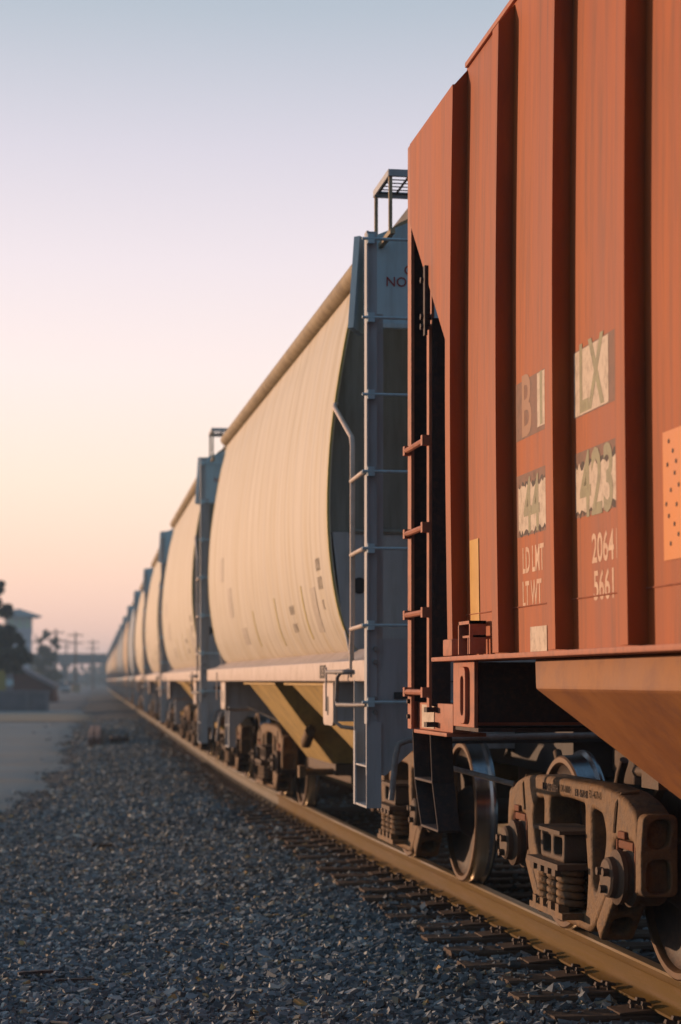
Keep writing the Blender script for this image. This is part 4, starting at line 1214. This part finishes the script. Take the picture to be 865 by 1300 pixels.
for q in (-2.0, 1.0, 2.05):
    b = MB(); b.box(q - .1, q + .1, -.14, -.065, 0, 1.0); b.build('post', mtrim, t, smooth=0)

def make_car(name, px, D, rz, paint, label):
    x, y = from_px(px, D)
    t = empty(name, (x, y, GZ + .03), rz)
    tag(t, label, 'car', 'cars parked far down the yard')
    b = MB(); b.loft([[(s_ * .88, yy, z) for s_, z in ((-1, .35), (-1.02, .65), (-.97, .9), (.97, .9), (1.02, .65), (1, .35))] for yy in (-2.1, -1.9, 0, 1.9, 2.1)]); b.build('body', paint, t, bevel=.05)
    b = MB(); b.loft([[(s_ * w, yy, z) for s_, z, w in ((-1, .9, .84), (-1, 1.42, .66), (1, 1.42, .66), (1, .9, .84))] for yy in (-1.3, 1.35)]); cb = b.build('cabin', mwin, t, bevel=.08)
    b = MB(); b.box(-.64, .64, -1.0, 1.05, 1.42, 1.46); b.build('roof', paint, cb, bevel=.02)
    for sx in (-1, 1):
        for ey in (-1.3, 1.3):
            b = MB(sx); b.lathe([(0, .68), (.31, .68), (.32, .72), (.32, .86), (.2, .88), (0, .88)], ey, .32, 18); b.build('wheel', mtyre, t)
make_car('parked_car', 72, 250, R(70), mcarw, 'silver parked car beyond the brown shed, left of the blue car')
make_car('parked_car', 82, 258, R(20), mcarb, 'blue parked car just right of the silver car in the distance')
x, y = from_px(96, 240)
t = empty('equipment_box', (x, y, GZ + .03))
tag(t, 'small tan trackside equipment cabinet right of the blue car', 'cabinet')
b = MB(); b.box(-.55, .55, -.4, .4, .1, 1.1); b.build('cabinet', mat('tan_cabinet_paint', (.55, .36, .20), (.45, .28, .16)), t, bevel=.03)
b = MB(); b.box(-.62, .62, -.47, .47, 1.1, 1.18); b.build('lid', mat('cabinet_lid', (.40, .28, .2)), t); b = MB(); b.box(-.6, .6, -.45, .45, -.1, .1); b.build('plinth', mc, t)

GP = 'utility poles along the yard'
for (px, D, hgt, lab) in ((71, 255, 8.6, 'brown utility pole beside the olive tree'), (96, 270, 8.6, 'tall brown utility pole with two crossarms right of the parked cars'), (118, 340, 9.0, 'thin distant utility pole in front of the overpass, near the end of the train'), (84, 380, 10.0, 'faint farthest utility pole between the two nearer poles')):
    x, y = from_px(px, D)
    t = empty('utility_pole', (x, y, GZ)); tag(t, lab, 'utility pole', GP)
    b = MB(); b.loft([[(r_ * math.cos(a), r_ * math.sin(a), z) for a in np.linspace(0, 2 * math.pi, 9)[:-1]] for r_, z in ((.2, -.3), (.13, hgt))]); b.build('pole', mpole, t, smooth=60)
    for z in (hgt - .5, hgt - 1.6):
        b = MB(); b.box(-1.1, 1.1, -.08, .08, z - .07, z + .07)
        for q in (-.95, -.4, .4, .95): b.tube([(q, 0, z + .07), (q, 0, z + .25)], .05, 6)
        b.build('crossarm', mpole, t)
# overpass
x, y = from_px(110, 400)
t = empty('overpass_bridge', (x, y, GZ), R(-3))
tag(t, 'grey road overpass on piers crossing the yard in the distance', 'bridge')
b = MB(); b.box(-7.5, 60, -4, 4, 5.2, 6.4); b.box(-60, -7.5, -4, 4, 5.2, 6.4); b.build('deck', mbr, t, smooth=0)
b = MB(); b.box(-60, 60, -4.1, -3.85, 6.4, 7.3); b.build('parapet', mbr, t, smooth=0)
for q in (-34, -24, -14, -4.6, 4.6, 14, 26, 40):
    b = MB(); b.box(q - .55, q + .55, -2.8, 2.8, -.3, 4.6); b.box(q - .9, q + .9, -3.4, 3.4, 4.6, 5.2); b.build('pier', mbr, t, smooth=0)
# distant wood
def far_wood():
    r_ = np.random.default_rng(21)
    bl = []
    for px in range(-60, 240, 6):
        D = 520 + r_.uniform(0, 120)
        x, y = from_px(px, D)
        hgt = r_.uniform(3.0, 6.5) if px > 60 else r_.uniform(6, 10)
        bl.append((x, y, hgt * .5, hgt * .62, .8))
    o = leaf_crown('distant_wood', None, mleaf2, bl, 9000, .8, 31)
    tag(o, 'hazy band of far off woodland on the horizon behind the overpass', 'woodland', None, 'stuff')
far_wood()

# ------------------------------------------------------------------ things lying on the ballast
t = empty('timber_pair', (0, 0, 0))
p0 = Vector((*from_px(120, 46), 0))
t.location = (p0.x, p0.y, float(ground_z(p0.x, p0.y)) + .02); t.rotation_euler = (0, 0, -head(46) - .002)
tag(t, 'pair of long brown timbers lying on the gravel parallel to the track', 'timber')
for q in (-.085, .085):
    b = MB(); b.box(q - .075, q + .075, 0, 13, 0, .20); b.build('timber', mat('brown_timber', (.20, .13, .11), (.13, .09, .08), rough=.85, scale=2, stretch=(4, .3, 2), bump=.2), t, bevel=.01)
def scrap(px, D, ln, w, th_, rz, label, m_='tie', name='wood_scrap', cat='wood scrap'):
    x, y = from_px(px, D)
    b = MB()
    n = 6
    b.loft([[(-ln / 2 + ln * k / n, -w / 2 + random.uniform(-.12, .12) * w, 0), (-ln / 2 + ln * k / n, w / 2 + random.uniform(-.12, .12) * w, 0), (-ln / 2 + ln * k / n, w * .4, th_ + random.uniform(-.2, .2) * th_), (-ln / 2 + ln * k / n, -w * .4, th_ + random.uniform(-.2, .2) * th_)] for k in range(n + 1)])
    o = b.build(name, m_, smooth=0)
    o.location = (x, y, float(ground_z(x, y)) + .028); o.rotation_euler = (random.uniform(-.05, .05), random.uniform(-.03, .03), rz)
    return tag(o, label, cat)
scrap(130, 18.2, .20, .05, .03, R(-20), 'short dark splinter of wood on the gravel midway to the timbers')
scrap(45, 10.4, .19, .05, .014, R(8), 'dark broken piece of wood lying in the left foreground gravel', 'blackr')
scrap(95, 10.2, .21, .03, .010, R(2), 'thin dark stick on the gravel just right of the broken wood piece', 'blackr')
scrap(75, 9.0, .10, .012, .008, R(-35), 'pale thin twig lying in the bottom left gravel', 'palelet', 'twig', 'twig')
scrap(152, 47, .45, .3, .16, R(5), 'dark lump of debris on the gravel right of the long timbers', 'blackr', 'debris_lump', 'debris')
x, y = from_px(137, 13.2)
b = MB(); b.loft([[(.028 * math.cos(a) * s_, .02 * math.sin(a) * s_, z) for a in np.linspace(0, 6.283, 9)[:-1]] for s_, z in ((1, 0), (1.05, .008), (.6, .018))])
o = b.build('paper_scrap', mat('white_litter', (.8, .8, .82), (.7, .7, .72))); o.location = (x, y, float(ground_z(x, y)) + .03)
tag(o, 'small white scrap of litter on the grey gravel', 'litter')
ml = mat('yellow_dry_leaf', (.42, .27, .07), (.34, .2, .05), rough=.7, scale=20)
for (px, py) in ((167, 1181), (213, 1217), (252, 1250), (285, 1213), (120, 1253), (110, 1000)):
    D = 2400 * 1.62 / (py - 864)
    x, y = from_px(px, D)
    b = MB()
    b.loft([[(-.03 + .012 * k, -w_ * .5, .004 + .004 * math.sin(k)), (-.03 + .012 * k, 0, .0), (-.03 + .012 * k, w_ * .5, .006)] for k, w_ in enumerate((.002, .022, .034, .03, .018, .002))], closed=False)
    o = b.build('fallen_leaf', ml, smooth=60)
    o.location = (x, y, float(ground_z(x, y)) + .034); o.rotation_euler = (random.uniform(-.3, .3), random.uniform(-.3, .3), random.uniform(0, 6))
    tag(o, 'small dry yellow leaf lying on the grey gravel', 'leaf', 'dry leaves on the gravel')

# ------------------------------------------------------------------ evening haze
mh = bpy.data.materials.new('evening_haze'); mh.use_nodes = True
mh.node_tree.nodes.clear()
ho = mh.node_tree.nodes.new('ShaderNodeOutputMaterial'); hv = mh.node_tree.nodes.new('ShaderNodeVolumePrincipled')
hv.inputs['Color'].default_value = (.50, .74, 1.0, 1); hv.inputs['Density'].default_value = .0010; hv.inputs['Anisotropy'].default_value = .2
mh.node_tree.links.new(hv.outputs[0], ho.inputs['Volume'])
b = MB(); b.box(-820, 820, -80, 920, -1.5, 16); hz = b.build('haze', mh, smooth=0)
hz['kind'] = 'stuff'; hz['label'] = 'thin evening haze over the yard'
